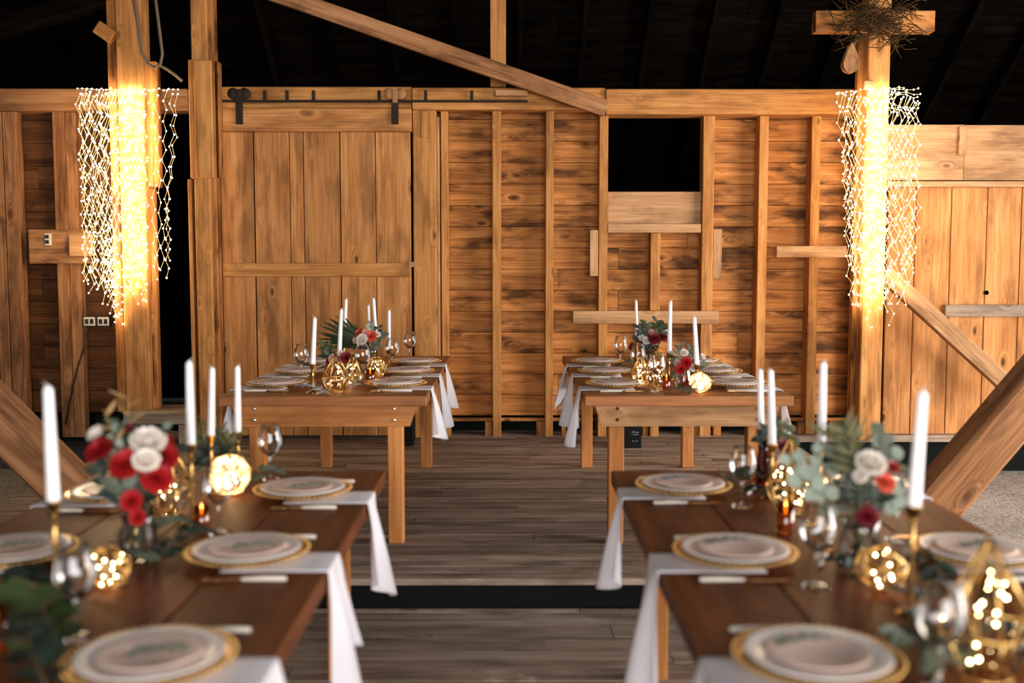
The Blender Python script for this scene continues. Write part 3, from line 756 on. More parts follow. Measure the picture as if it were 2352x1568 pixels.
ME['sprig_a'] = sprig_mesh('leaf_pale', 3); ME['sprig_b'] = sprig_mesh('leaf_pale', 5); ME['sprig_c'] = sprig_mesh('leaf_silver', 9)
random.seed(21)
def napkin(label, xe, sg_, yc, zt_, hang, hw=0.088, group=None, cut=0.0):
    v = []; f = []; NS = 15; path = []
    fl_ = 0.27
    for i in range(6): path.append((-fl_ + fl_ * i / 6, 0.0022, 0))
    for i in range(5):
        a = PI / 2 * i / 4; path.append((0.006 * math.sin(a), 0.0022 - 0.006 * (1 - math.cos(a)), 0))
    NH = 10
    for i in range(1, NH + 1): path.append((0.0065, -0.004 - hang * i / NH, i / NH))
    ph = rnd(0, 6.28); k1 = rnd(3.0, 4.6)
    for (dx, dz, p) in path:
        for k in range(NS + 1):
            s = -1 + 2 * k / NS
            w_ = hw * (1 - 0.34 * min(1, p * 4) + 0.62 * p)
            xo = dx + p ** 0.9 * (0.040 + 0.034 * math.sin(s * k1 + ph) + 0.010 * math.sin(s * 8 + ph * 2))
            if p == 0: w_ = hw * (0.96 if dx > -0.1 else 1.0)
            zz = dz
            if p > 0: zz = dz * (1 + 0.16 * math.sin(s * 2.2 + ph) * p) - 0.02 * p * abs(s)
            v.append((sg_ * xo, s * w_ + 0.012 * p * math.sin(s * 5 + ph), zz))
    n = NS + 1
    for i in range(len(path) - 1):
        for k in range(NS): f.append((i * n + k, i * n + k + 1, (i + 1) * n + k + 1, (i + 1) * n + k))
    o = obj('napkin', v, f, 'linen', None, (xe, yc, zt_), smooth=True)
    md = o.modifiers.new('thickness', 'SOLIDIFY'); md.thickness = 0.0022; md.offset = 0.0
    return tag(o, label, 'napkin', group)
def cutlery(kind, loc, rz, label):
    e = empty(kind, loc, rz); tag(e, label, 'cutlery')
    link('handle', ME['handle'], None, e); 
    nm = {'knife': 'blade', 'fork': 'tines', 'dessert_spoon': 'spoon_bowl'}[kind]
    link({'knife': 'blade', 'fork': 'tines', 'dessert_spoon': 'bowl'}[kind], ME[nm], None, e)
    return e
def setting(T, side, x, yv, which, hang, full=True, nap=True, sprig='sprig_a', so=(0, 0.01, 0.3)):
    """side +1: the diner sits on the +x edge; -1: on the -x edge"""
    zt_ = T['zf'] + TT; xe = T['x1'] if side > 0 else T['x0']
    aisle = (side > 0) == (T['x0'] < 0)
    tail = '%s side, %s, %s' % ('aisle' if aisle else 'outer', which, T['d'])
    z = zt_ + 0.0042
    c = empty('charger_plate', (x, yv, z)); link('dish', ME['charger'], None, c); link('beaded_rim', ME['beads'], None, c)
    tag(c, 'gold charger plate, ' + tail, 'plate')
    tag(link('dinner_plate', ME['plate'], None, None, (x, yv, z + 0.0105)), 'white dinner plate, ' + tail, 'plate')
    tag(link('salad_plate', ME['salad'], None, None, (x, yv, z + 0.0170)), 'small blush salad plate, ' + tail, 'plate')
    s = link('herb_sprig', ME[sprig], None, None, (x + so[0], yv + so[1], z + 0.0235)); s.rotation_euler = (0, 0, so[2]); tag(s, 'green herb sprig on plate, ' + tail, 'herb')
    if nap: napkin('white linen napkin under plate, ' + tail, xe, side, yv - 0.035, zt_, hang)
    if full:
        rz = PI if side > 0 else 0.0
        near, far = yv - 0.196, yv + 0.196
        hx = xe - side * 0.085; zc = zt_ + 0.007
        fy, ky = (near, far) if side > 0 else (far, near)
        cutlery('fork', (hx, fy, zc), rz + rnd(-.03, .03), 'ivory-handled gold fork beside plate, ' + tail)
        cutlery('knife', (hx, ky, zc), rz + rnd(-.03, .03), 'ivory-handled gold knife beside plate, ' + tail)
        if T is TD: cutlery('dessert_spoon', (x - side * 0.205, yv - 0.07, zc), PI / 2 + (side * 0.45), 'ivory-handled dessert spoon above plate, ' + tail)
NEAR = ('seat by the step', 'middle seat', 'seat farthest from the step')
FAR = ('seat by the step', 'middle seat', 'seat by the wall')
for T, xa, xo, ys, names, hang, sps in (
        (TA, -0.585, -1.20, (5.38, 5.98, 6.56), FAR, 0.23, ('sprig_c',) * 3), (TB, 0.56, 1.18, (5.36, 5.98, 6.56), FAR, 0.23, ('sprig_c', 'sprig_a', 'sprig_c')),
        (TC, -0.692, -1.31, (3.47, 2.72, 1.97), NEAR, 0.29, ('sprig_a', 'sprig_b', 'sprig_b')), (TD, 0.598, 1.236, (3.53, 2.71, 1.97), NEAR, 0.28, ('sprig_c', 'sprig_b', 'sprig_b'))):
    lower = T['zf'] == 0
    for i, yy in enumerate(ys):
        ai = 1 if T['x0'] < 0 else -1
        setting(T, ai, xa, yy, names[i], hang, True, True, sps[i], (0.0 if ai > 0 else -0.03, 0.0 if ai > 0 else 0.055, 0.25))
        if lower and i == 2: continue
        setting(T, -ai, xo, yy if not (lower and i == 0 and ai > 0) else 3.43, names[i], hang * 0.9, not lower or True, True, sps[i], (0, 0.02, 0.4))

# ------------------------------------------------------------------ wine glasses
def wine_glass(x, yv, zf, label, s=1.0):
    e = empty('wine_glass', (x, yv, zf + TT + 0.0008)); e.scale = (s, s, s); tag(e, label, 'glass')
    for a, b in (('bowl', 'glass_bowl'), ('stem', 'glass_stem'), ('foot', 'glass_foot')): link(a, ME[b], None, e)
for x, yv, T, lb in ((-0.862, 3.74, TC, 'beside the step-end seat of the dahlia table'), (-0.838, 2.98, TC, 'before the aisle-side middle seat of the dahlia table'),
                     (-0.905, 2.14, TC, 'before the aisle-side seat farthest from the step, dahlia table'), (-1.30, 2.50, TC, 'on the outer edge of the dahlia table'),
                     (0.752, 3.31, TD, 'before the aisle-side step-end seat of the eucalyptus table'), (0.747, 2.48, TD, 'before the aisle-side middle seat of the eucalyptus table'),
                     (1.10, 2.90, TD, 'behind the tallest candle on the eucalyptus table'), (0.79, 1.86, TD, 'beside the large teardrop terrarium on the eucalyptus table'),
                     (-1.150, 5.78, TA, 'on the outer half of the table before the sliding door'), (-0.805, 5.75, TA, 'among gold lanterns on the table before the sliding door'),
                     (-0.695, 6.22, TA, 'by the aisle middle plate on the table before the sliding door'), (-0.645, 6.80, TA, 'at the wall end of the table before the sliding door'),
                     (0.690, 6.40, TB, 'by the aisle middle plate on the table before the window opening'), (0.72, 5.78, TB, 'behind the aisle step-end plate on the table before the window opening'),
                     (0.745, 5.20, TB, 'at the step end of the table before the window opening')):
    wine_glass(x, yv, T['zf'], 'clear wine glass ' + lb, 1.0 if T['zf'] else 1.02)

# ------------------------------------------------------------------ taper candles in brass holders
def frost():
    m, nt, b, out = nodes_of('frost_pane'); nt.nodes.remove(b); L = nt.links.new
    tr = N(nt, 'ShaderNodeBsdfTranslucent'); tr.inputs[0].default_value = (1.0, 0.93, 0.78, 1)
    tp = N(nt, 'ShaderNodeBsdfTransparent'); gl = N(nt, 'ShaderNodeBsdfGlossy'); gl.inputs['Roughness'].default_value = 0.1
    m1 = N(nt, 'ShaderNodeMixShader'); m1.inputs[0].default_value = 0.7; L(tp.outputs[0], m1.inputs[1]); L(tr.outputs[0], m1.inputs[2])
    m2 = N(nt, 'ShaderNodeMixShader'); m2.inputs[0].default_value = 0.06; L(m1.outputs[0], m2.inputs[1]); L(gl.outputs[0], m2.inputs[2])
    L(m2.outputs[0], out.inputs[0]); MAT['frost_pane'] = m
frost()
def candle(T, ut, vt, ub, vb, yv, label, r=0.0125, bend=1):
    pb, pt = atY(ub, vb, yv), atY(ut, vt, yv)
    zt_ = T['zf'] + TT; h = max(0.05, pb.z - zt_); x = pb.x
    hd = empty('candlestick', (x, yv, zt_)); tag(hd, 'slim brass candlestick under ' + label.replace('white taper candle', 'candle'), 'candlestick')
    MB().lathe([(0.032, 0.0), (0.0325, 0.003), (0.026, 0.006), (0.010, 0.010), (0.006, 0.016)], 24).build('base', 'brass', hd)
    MB().lathe([(0.0058, 0.014), (0.0045, 0.03), (0.0042, h * 0.55), (0.0075, h * 0.62), (0.0042, h * 0.69), (0.0042, h - 0.035)], 14).build('stem', 'brass', hd)
    MB().lathe([(0.0045, h - 0.038), (0.009, h - 0.034), (0.006, h - 0.03), (0.0125, h - 0.022), (0.0155, h - 0.004), (0.0175, h + 0.0), (0.0175, h + 0.002), (r + 0.0005, h + 0.002), (r + 0.0005, h - 0.016), (0.0, h - 0.017)], 20).build('cup', 'brass', hd)
    z0_ = pb.z - 0.015; ln = pt.z - z0_; dx = pt.x - pb.x
    c = empty('taper_candle', (x, yv, z0_)); tag(c, label, 'candle')
    n = 9; pts = []; rr = []
    for i in range(n + 1):
        t = i / n; pts.append((dx * t, 0, ln * 0.955 * t)); rr.append(r * (1 - 0.30 * t))
    pts += [(dx * 1.0 + bend * 0.0015, 0, ln * 0.975), (dx + bend * 0.003, 0, ln * 0.99)]; rr += [r * 0.5, r * 0.2]
    MB().tube(pts, rr, 16).build('shaft', 'wax', c)
    MB().tube([(dx + bend * 0.003, 0, ln * 0.985), (dx + bend * 0.004, 0, ln * 1.0), (dx + bend * 0.012, 0, ln * 1.02)], [0.0016, 0.0014, 0.0008], 5).build('wick', 'wick', c)
cA, cB = 'on table before sliding door', 'on table before window opening'
cC, cD = 'on the dahlia table', 'on the eucalyptus table'
for a in ((TA, 723, 727, 718, 836, 5.15, 'white taper candle nearest the step ' + cA, .0125, -1), (TA, 784, 708, 779, 810, 5.62, 'white taper candle above the burgundy flowers ' + cA),
          (TA, 795, 685, 790, 778, 6.25, 'white taper candle in front of the palm leaves ' + cA), (TA, 846, 699, 849, 778, 6.85, 'white taper candle behind the coral flowers ' + cA, .0115),
          (TA, 858, 683, 864, 772, 6.6, 'tallest white taper candle over the coral flowers ' + cA, .0125, -1), (TA, 894, 711, 893, 800, 6.4, 'white taper candle closest to the aisle ' + cA),
          (TB, 1461, 688, 1463, 778, 6.5, 'white taper candle behind the green leaves ' + cB, .012, -1), (TB, 1540, 689, 1537, 811, 5.75, 'tallest white taper candle ' + cB, .0135), (TB, 1595, 726, 1601, 837, 5.30, 'white taper candle beside the small red flowers ' + cB, .0135, -1),
          (TC, 110, 882, 123, 1150, 2.33, 'thick white taper candle on the outer half ' + cC, .0145, -1), (TC, 434, 826, 438, 1020, 3.10, 'white taper candle beside the red dahlia bouquet ' + cC, .0135), (TC, 487, 841, 484, 1000, 3.52, 'white taper candle in front of the fern ' + cC, .0125, -1),
          (TC, 545, 838, 546, 993, 3.72, 'white taper candle at the step end ' + cC, .0125),
          (TD, 1746, 846, 1747, 985, 3.74, 'white taper candle at the step end ' + cD, .0125, -1), (TD, 1770, 846, 1773, 1020, 3.42, 'white taper candle in front of the burgundy vase ' + cD, .0135, -1), (TD, 1891, 828, 1885, 1020, 3.05, 'white taper candle over the eucalyptus leaves ' + cD, .0135), (TD, 2119, 893, 2098, 1162, 2.28, 'thickest white taper candle beside the white rose ' + cD, .0155)):
    candle(*a)

# ------------------------------------------------------------------ geometric terrariums with fairy lights
def dodeca():
    ph = (1 + 5 ** .5) / 2; V = [Vector((a, b, c)) for a in (-1, 1) for b in (-1, 1) for c in (-1, 1)]
    for a in (-1, 1):
        for b in (-1, 1): V += [Vector((0, a / ph, b * ph)), Vector((a / ph, b * ph, 0)), Vector((a * ph, 0, b / ph))]
    Nn = []
    for a in (-1, 1):
        for b in (-1, 1): Nn += [Vector((0, a, b * ph)), Vector((a, b * ph, 0)), Vector((a * ph, 0, b))]
    Rm = Nn[0].normalized().rotation_difference(Vector((0, 0, -1))).to_matrix()
    V = [(Rm @ v) / v.length for v in V]; Nn = [(Rm @ n).normalized() for n in Nn]; Fs = []
    for n in Nn:
        idx = sorted(range(20), key=lambda i: -V[i].dot(n))[:5]; a = V[idx[0]] - n * V[idx[0]].dot(n); b = n.cross(a)
        Fs.append(sorted(idx, key=lambda i: math.atan2(V[i].dot(b), V[i].dot(a))))
    return V, Fs
DV, DF = dodeca()
def terrarium(T, x, yv, shape, r, h, nb, label, rz=0.0, pane='pane_glass', bulb=0.0024, fl=0.0):
    e = empty('geometric_terrarium', (x, yv, T['zf'] + TT + 0.003 + fl), rz); tag(e, label, 'lantern')
    if shape == 'ball':
        zmin = min(v.z for v in DV); V = [Vector((v.x * r, v.y * r, (v.z - zmin) * r)) for v in DV]; Fs = [f for f in DF]
        top = max(range(12), key=lambda i: sum(V[k].z for k in Fs[i])); skip = {top}; h = 2 * r * -zmin
    else:
        n = 6; V = [Vector((r * .55 * math.cos(2 * PI * k / n), r * .55 * math.sin(2 * PI * k / n), 0)) for k in range(n)]
        V += [Vector((r * math.cos(2 * PI * k / n), r * math.sin(2 * PI * k / n), h * 0.34)) for k in range(n)] + [Vector((0, 0, h))]
        Fs = [list(range(n))] + [[k, (k + 1) % n, n + (k + 1) % n, n + k] for k in range(n)] + [[n + k, n + (k + 1) % n, 2 * n] for k in range(n)]; skip = {len(Fs) - 2}
    fr = MB(); done = set()
    for f in Fs:
        for a, b in zip(f, f[1:] + f[:1]):
            if (min(a, b), max(a, b)) not in done: done.add((min(a, b), max(a, b))); fr.tube([V[a], V[b]], 0.0026, 5)
    for v in V: fr.ball(v, 0.0034, 5, 4)
    fr.build('frame', 'gold', e)
    for i, f in enumerate(Fs):
        if i in skip: continue
        c = sum((V[k] for k in f), Vector()) / len(f)
        obj('pane', [c + (V[k] - c) * 0.97 for k in f], [tuple(range(len(f)))], pane, e)
    pts = []
    for i in range(nb):
        t = rnd(0.06, 0.62) if shape != 'ball' else rnd(0.1, 0.85)
        rr = r * (0.62 if shape == 'ball' else 0.6) * rnd(0.25, 1); a = rnd(0, 2 * PI)
        if shape == 'ball': rr *= math.sin(PI * t) ** 0.6
        elif t > 0.34: rr *= (1 - t) / 0.66
        pts.append(Vector((rr * math.cos(a), rr * math.sin(a), 0.006 + h * t)))
    MB().tube(pts, 0.0006, 4, False).build('fairy_wire', 'copper_wire', e)
    b = MB()
    for p in pts: b.ball(p, bulb, 6, 4)
    o = b.build('fairy_bulbs', 'fairy_glow', e); o['kind'] = 'stuff'
    return e
terrarium(TC, -0.933, 3.45, 'ball', 0.073, 0, 34, 'brightly glowing gold-framed glass ball beside the fern ' + cC, 0.3, 'frost_pane', 0.0034)
terrarium(TC, -0.955, 2.44, 'ball', 0.056, 0, 9, 'small gold-framed fairy-light ball behind the wine glass ' + cC, 0.9)
terrarium(TC, -1.07, 3.22, 'drop', 0.085, 0.25, 16, 'teardrop gold-framed terrarium behind the dahlias ' + cC, 0.2)
terrarium(TD, 0.885, 3.24, 'drop', 0.080, 0.24, 12, 'teardrop gold-framed terrarium under the eucalyptus leaves ' + cD, 0.1)
terrarium(TD, 0.880, 2.42, 'ball', 0.060, 0, 10, 'small gold-framed fairy-light ball in front of the vase ' + cD, 0.5)
terrarium(TD, 0.905, 1.93, 'drop', 0.095, 0.27, 13, 'large teardrop gold-framed terrarium far from the step ' + cD, 0.4)
terrarium(TA, -0.863, 5.20, 'drop', 0.072, 0.19, 12, 'teardrop gold-framed terrarium nearest the step ' + cA, 0.25)
terrarium(TA, -0.812, 5.42, 'drop', 0.055, 0.17, 10, 'slim gold-framed terrarium between the wine glasses ' + cA, 0.6)
terrarium(TA, -0.735, 5.80, 'ball', 0.060, 0, 12, 'gold-framed glass ball beyond the wine glass ' + cA, 0.2)
terrarium(TB, 0.942, 5.10, 'ball', 0.056, 0, 20, 'brightly glowing gold-framed glass ball at the step end ' + cB, 0.7, 'frost_pane', 0.0032)
terrarium(TB, 0.765, 5.42, 'drop', 0.065, 0.2, 12, 'teardrop gold-framed terrarium behind the wine glass ' + cB, 0.5)
terrarium(TB, 0.700, 5.52, 'drop', 0.05, 0.16, 14, 'slim gold-framed terrarium beside the aisle plate ' + cB, 0.1)

def votive(T, x, yv, label, r=0.027, h=0.055):
    e = empty('votive_candle', (x, yv, T['zf'] + TT + 0.001)); tag(e, label, 'candle')
    MB().open_lathe([(0.0, 0.0), (r * .85, 0.0), (r * .92, 0.004), (r, h), (r * .95, h), (r * .87, 0.006), (0.0, 0.004)], 24).build('cup', 'amber_glass', e)
    MB().lathe([(r * .84, 0.007), (r * .90, h * .62), (r * .5, h * .63), (0, h * .62)], 20).build('wax', 'amber_wax', e)
    MB().lathe([(0.001, h * .66), (0.004, h * .78), (0.0032, h * .92), (0.0, h * 1.15)], 8).build('flame', 'flame_glow', e)
votive(TD, 0.803, 2.98, 'amber glass votive candle beside the eucalyptus bouquet ' + cD, 0.026, 0.085)
votive(TC, -1.035, 2.06, 'amber glass votive candle in the dark leaves ' + cC, 0.028, 0.09)
votive(TC, -0.900, 3.02, 'amber glass votive candle behind the aisle wine glass ' + cC, 0.024, 0.07)
votive(TA, -0.745, 5.60, 'amber glass votive candle by the aisle plate ' + cA, 0.028, 0.07)
votive(TB, 0.80, 5.26, 'amber glass votive candle beside the clear vase ' + cB, 0.022, 0.07)

# ------------------------------------------------------------------ flowers
def petal(b, az, el, L_, wd, cup, base, zc=0.0):
    """one petal: starts near the centre, leaves at azimuth az and elevation el, curled by cup"""
    ca, sa = math.cos(az), math.sin(az); v = []; f = []
    for i in range(4):
        t = i / 3; e_ = el + cup * t; rr = base + L_ * t * math.cos(el + cup * t * .5); zz = zc + L_ * t * math.sin(el + cup * t * .5)
        hw = wd * (0.35, 0.85, 1.0, 0.45)[i]
        for s in (-1, 0, 1):
            lift = 0.18 * wd * abs(s)
            v.append((rr * ca - s * hw * sa - lift * 0 * ca, rr * sa + s * hw * ca, zz + lift))
    for i in range(3):
        for k in range(2): f.append((i * 3 + k, i * 3 + k + 1, i * 3 + 4 + k, i * 3 + 3 + k))
    b.add(v, f)
def bloom(kind, mat):
    b = MB()
    if kind == 'dahlia':
        for i, (n, el, L_, w_) in enumerate([(13, -0.25, .95, .26), (13, 0.1, .88, .25), (11, .42, .76, .22), (9, .75, .6, .19), (7, 1.05, .45, .15), (5, 1.3, .32, .11)]):
            for k in range(n): petal(b, 2 * PI * (k + 0.5 * (i % 2)) / n + rnd(-.08, .08), el + rnd(-.08, .08), L_, w_, 0.45, 0.06)
    else:
        for i, (n, el, L_, w_, cup) in enumerate([(7, -.1, .95, .52, .8), (6, .3, .88, .5, .9), (6, .65, .78, .44, 1.0), (5, .95, .66, .36, 1.1), (4, 1.2, .52, .26, 1.2), (3, 1.4, .4, .16, 1.0)]):
            for k in range(n): petal(b, 2 * PI * (k + 0.5 * (i % 2)) / n + rnd(-.1, .1), el + rnd(-.06, .06), L_, w_, cup, 0.03)
    return b.mesh('bloom', mat)
BL = {}
def get_bloom(kind, mat):
    if (kind, mat) not in BL: BL[(kind, mat)] = bloom(kind, mat)
    return BL[(kind, mat)]
def vase(T, x, yv, h, r, label, mat='clear_glass', neck=0.75):
    e = empty('glass_vase', (x, yv, T['zf'] + TT + 0.001)); tag(e, label, 'vase')
    MB().open_lathe([(0.0, 0.0), (r * .8, 0.0), (r * .95, h * .08), (r, h * .35), (r * neck, h * .8), (r * (neck + .12), h), (r * (neck + .06), h), (r * neck * .93, h * .8), (r * .93, h * .35), (r * .88, h * .09), (0.0, h * .05)], 28).build('body', mat, e)
    return e
def bouquet(T, x, yv, vh, vr, label, flowers, sprays, ystem=0.0, vlabel=None, vmat='clear_glass'):
    zt_ = T['zf'] + TT + 0.001
    vase(T, x, yv, vh, vr, vlabel, vmat)
    base = Vector((x, yv, zt_)); e = empty('flower_arrangement', base); tag(e, label, 'flowers')
    k = F / yv
    for (u, v_, rpx, kind, mat, dy) in flowers:
        p = atY(u, v_, yv + dy) - base; r = rpx * 1.12 / k
        a = Vector((rnd(-.3, .3) * vr, rnd(-.3, .3) * vr, 0.012)); m = Vector((p.x * .35, p.y * .3, max(vh, p.z * .55)))
        nrm = (Vector((p.x, p.y * .5 - 0.10, max(0.02, p.z - vh) * .8 + 0.02))).normalized()
        st_ = MB().tube([a, m, p - nrm * r * .15], 0.0028, 5).build('stem', 'stem_green', e)
        b = get_bloom(kind, mat); q = Vector((0, 0, 1)).rotation_difference(nrm).to_matrix().to_4x4() @ Matrix.Rotation(rnd(0, 6), 4, 'Z') @ Matrix.Diagonal((r, r, r, 1)); q.translation = p
        link('bloom', b, None, e, mw=q)
    for (u, v_, shape, mat, n, size, dy, *rest) in sprays:
        p = atY(u, v_, yv + dy) - base; a = Vector((rnd(-.2, .2) * vr, rnd(-.2, .2) * vr, vh * .3)); m = Vector((p.x * .3, p.y * .3, max(vh * 1.0, p.z * .5)))
        if shape == 'blade':
            a2 = Vector((0, 0, vh * .9)); link('palm_leaf', leaf('palm', mat), None, e, mw=orient(a2, p - a2, (rnd(-.3, .3), -.8, .5), (p - a2).length)); continue
        pts = [a, m, m.lerp(p, .55) + Vector((0, 0, .012)), p]
        spray(e, pts, shape, mat, n, size, rest[0] if rest else 'stem_green', 0.0018, (0, -0.9, 0.35), 0.42, 0.8, zmin=0.01)
    return e
DA, RO = 'dahlia', 'rose'
bouquet(TC, -0.972, 2.70, 0.13, 0.052, 'bouquet of red dahlias and white roses with sage leaves and tan feathers',
        [(229, 1035, 33, DA, 'petal_red', -.02), (292, 1066, 37, DA, 'petal_red', -.06), (372, 1048, 36, DA, 'petal_red', 0.0), (360, 1098, 34, DA, 'petal_red', -.04), (340, 1022, 40, RO, 'petal_white', -.03),
         (336, 1062, 30, RO, 'petal_white', -.07), (225, 1000, 24, RO, 'petal_white', 0.02), (302, 1150, 24, DA, 'petal_red', -.07), (316, 1188, 18, DA, 'petal_red', -.05), (296, 984, 12, DA, 'petal_burgundy', .03), (384, 1010, 14, DA, 'petal_red', .04)],
        [(255, 985, 'round', 'leaf_pale', 6, .030, .02), (270, 960, 'lance', 'leaf_sage', 7, .05, .03), (330, 985, 'oval', 'leaf_dark', 7, .04, .05), (215, 1070, 'oval', 'leaf_dark', 6, .045, .0), (400, 1030, 'oval', 'leaf_dark', 6, .04, .02),
         (275, 1110, 'oval', 'leaf_sage', 5, .05, -.06), (335, 1130, 'oval', 'leaf_dark', 5, .05, -.05), (255, 1120, 'oval', 'leaf_dark', 5, .05, -.04), (238, 940, 'lance', 'feather_tan', 4, .05, .03, 'feather_tan'), (290, 905, 'needle', 'feather_tan', 7, .055, .06, 'feather_tan'),
         (375, 975, 'round', 'leaf_pale', 4, .028, .05)], vlabel='clear glass vase holding the red dahlia bouquet')
bouquet(TC, -1.0, 3.62, 0.09, 0.045, 'dark green fern and olive foliage behind the glowing lantern on the lower table',
        [], [(452, 1000, 'lance', 'leaf_olive', 14, .05, 0), (500, 985, 'needle', 'leaf_green', 18, .05, .02), (530, 1000, 'needle', 'leaf_olive', 18, .05, 0), (475, 965, 'needle', 'leaf_olive', 16, .05, .05), (505, 1035, 'oval', 'leaf_dark', 12, .045, -.03),
             (460, 1050, 'oval', 'leaf_dark', 12, .05, -.04), (490, 1060, 'oval', 'leaf_dark', 12, .05, -.05), (520, 1050, 'oval', 'leaf_dark', 10, .045, .0), (470, 1030, 'oval', 'leaf_dark', 10, .05, .0)],
        vlabel='small clear vase holding the dark fern foliage')
bouquet(TD, 0.890, 2.60, 0.135, 0.058, 'bouquet of eucalyptus and olive leaves with one white rose and small red dahlias',
        [(1998, 1070, 34, RO, 'petal_white', -.06), (2032, 1108, 24, DA, 'petal_coral', -.03), (2050, 1072, 16, DA, 'petal_red', 0), (1992, 1186, 26, DA, 'petal_burgundy', -.03), (1975, 1096, 17, RO, 'petal_white', -.07)],
        [(1806, 1040, 'round', 'leaf_pale', 5, .042, -.05), (1830, 1088, 'round', 'leaf_pale', 5, .042, -.08), (1865, 1030, 'round', 'leaf_pale', 4, .040, .0), (1872, 1125, 'round', 'leaf_pale', 4, .042, -.08),
         (1905, 985, 'lance', 'leaf_olive', 10, .06, .03), (1940, 975, 'lance', 'leaf_olive', 10, .06, .0), (1965, 985, 'needle', 'leaf_olive', 12, .07, .05), (1920, 1030, 'lance', 'leaf_sage', 9, .06, .0), (1955, 1040, 'lance', 'leaf_olive', 9, .06, -.04),
         (2030, 990, 'round', 'leaf_sage', 7, .040, .03), (2048, 1035, 'round', 'leaf_pale', 6, .038, .03), (2080, 1120, 'oval', 'leaf_sage', 6, .045, .03), (2060, 1140, 'round', 'leaf_pale', 5, .035, -.03),
         (1935, 1110, 'lance', 'leaf_dark', 7, .06, -.05), (1965, 1130, 'lance', 'leaf_dark', 7, .05, -.05), (2020, 1140, 'oval', 'leaf_dark', 6, .04, -.04), (2070, 1050, 'oval', 'leaf_olive', 5, .04, .05, 'stem_brown')],
        vlabel='clear glass vase holding the eucalyptus bouquet with the white rose')
bouquet(TD, 0.905, 3.62, 0.16, 0.04, 'small leafy bouquet in a burgundy vase at the step end of the lower table',
        [(1800, 1025, 16, DA, 'petal_burgundy', -.02)], [(1760, 985, 'oval', 'leaf_dark', 7, .04, 0), (1815, 975, 'oval', 'leaf_olive', 8, .035, 0), (1790, 965, 'oval', 'leaf_green', 7, .03, .02), (1825, 1000, 'oval', 'leaf_green', 6, .035, -.02), (1745, 1010, 'oval', 'leaf_dark', 6, .035, -.02)],
        vlabel='burgundy glass vase of leaves at the step end of the lower table', vmat='red_glass')
bouquet(TA, -0.80, 6.10, 0.15, 0.045, 'bouquet of white and coral flowers with palm leaves ' + cA,
        [(833, 781, 14, RO, 'petal_white', -.05), (852, 772, 13, DA, 'petal_coral', -.03), (826, 764, 11, DA, 'petal_coral', 0), (840, 765, 9, RO, 'petal_blush', -.02), (866, 768, 9, RO, 'petal_white', 0), (818, 782, 8, RO, 'petal_blush', -.03)],
        [(868, 790, 'round', 'leaf_sage', 6, .034, 0), (880, 765, 'round', 'leaf_sage', 6, .034, 0), (850, 740, 'round', 'leaf_pale', 7, .03, 0), (870, 748, 'oval', 'leaf_dark', 6, .035, 0), (812, 790, 'oval', 'leaf_dark', 6, .035, 0), (858, 800, 'oval', 'leaf_sage', 6, .035, -.05), (840, 800, 'oval', 'leaf_dark', 6, .035, -.05),
         ] + [(uu, vv, 'blade', 'leaf_palm', 1, .0, rnd(-.02, .08)) for uu, vv in ((728, 772), (727, 760), (730, 748), (735, 738), (742, 728), (752, 722), (762, 718), (774, 718), (786, 722), (740, 784), (798, 728), (808, 738), (733, 754), (757, 736))],
        vlabel='clear vase of white and coral flowers ' + cA)
bouquet(TA, -0.875, 5.55, 0.10, 0.04, 'low bouquet of burgundy and blush flowers ' + cA,
        [(795, 821, 13, DA, 'petal_burgundy', -.02), (766, 824, 11, RO, 'petal_blush', -.03), (756, 828, 9, DA, 'petal_burgundy', 0), (783, 812, 8, RO, 'petal_white', 0)],
        [(733, 790, 'oval', 'leaf_green', 9, .035, 0), (742, 812, 'oval', 'leaf_dark', 8, .038, 0), (755, 790, 'oval', 'leaf_green', 8, .035, .02), (770, 835, 'oval', 'leaf_sage', 6, .035, -.03), (792, 838, 'oval', 'leaf_sage', 6, .035, -.03)],
        vlabel='clear vase of burgundy and blush flowers ' + cA)
bouquet(TB, 0.825, 6.05, 0.13, 0.045, 'bouquet of green leaves over dark burgundy flowers ' + cB,
        [(1502, 777, 14, DA, 'petal_burgundy', -.03), (1524, 774, 12, DA, 'petal_burgundy', 0), (1486, 783, 10, RO, 'petal_white', -.02), (1527, 763, 9, RO, 'petal_white', .02), (1474, 776, 8, RO, 'petal_white', 0), (1452, 796, 9, DA, 'petal_burgundy', 0), (1495, 764, 8, RO, 'petal_blush', 0)],
        [(1468, 752, 'oval', 'leaf_dark', 9, .04, 0), (1485, 742, 'oval', 'leaf_green', 9, .04, 0), (1508, 736, 'oval', 'leaf_green', 9, .04, 0), (1528, 745, 'oval', 'leaf_green', 8, .04, 0), (1460, 770, 'oval', 'leaf_dark', 7, .035, 0), (1512, 752, 'oval', 'leaf_green', 8, .04, .03), (1480, 795, 'oval', 'leaf_dark', 7, .04, -.03), (1500, 798, 'oval', 'leaf_dark', 7, .04, -.03)],
        vlabel='clear vase of leaves and burgundy flowers ' + cB)
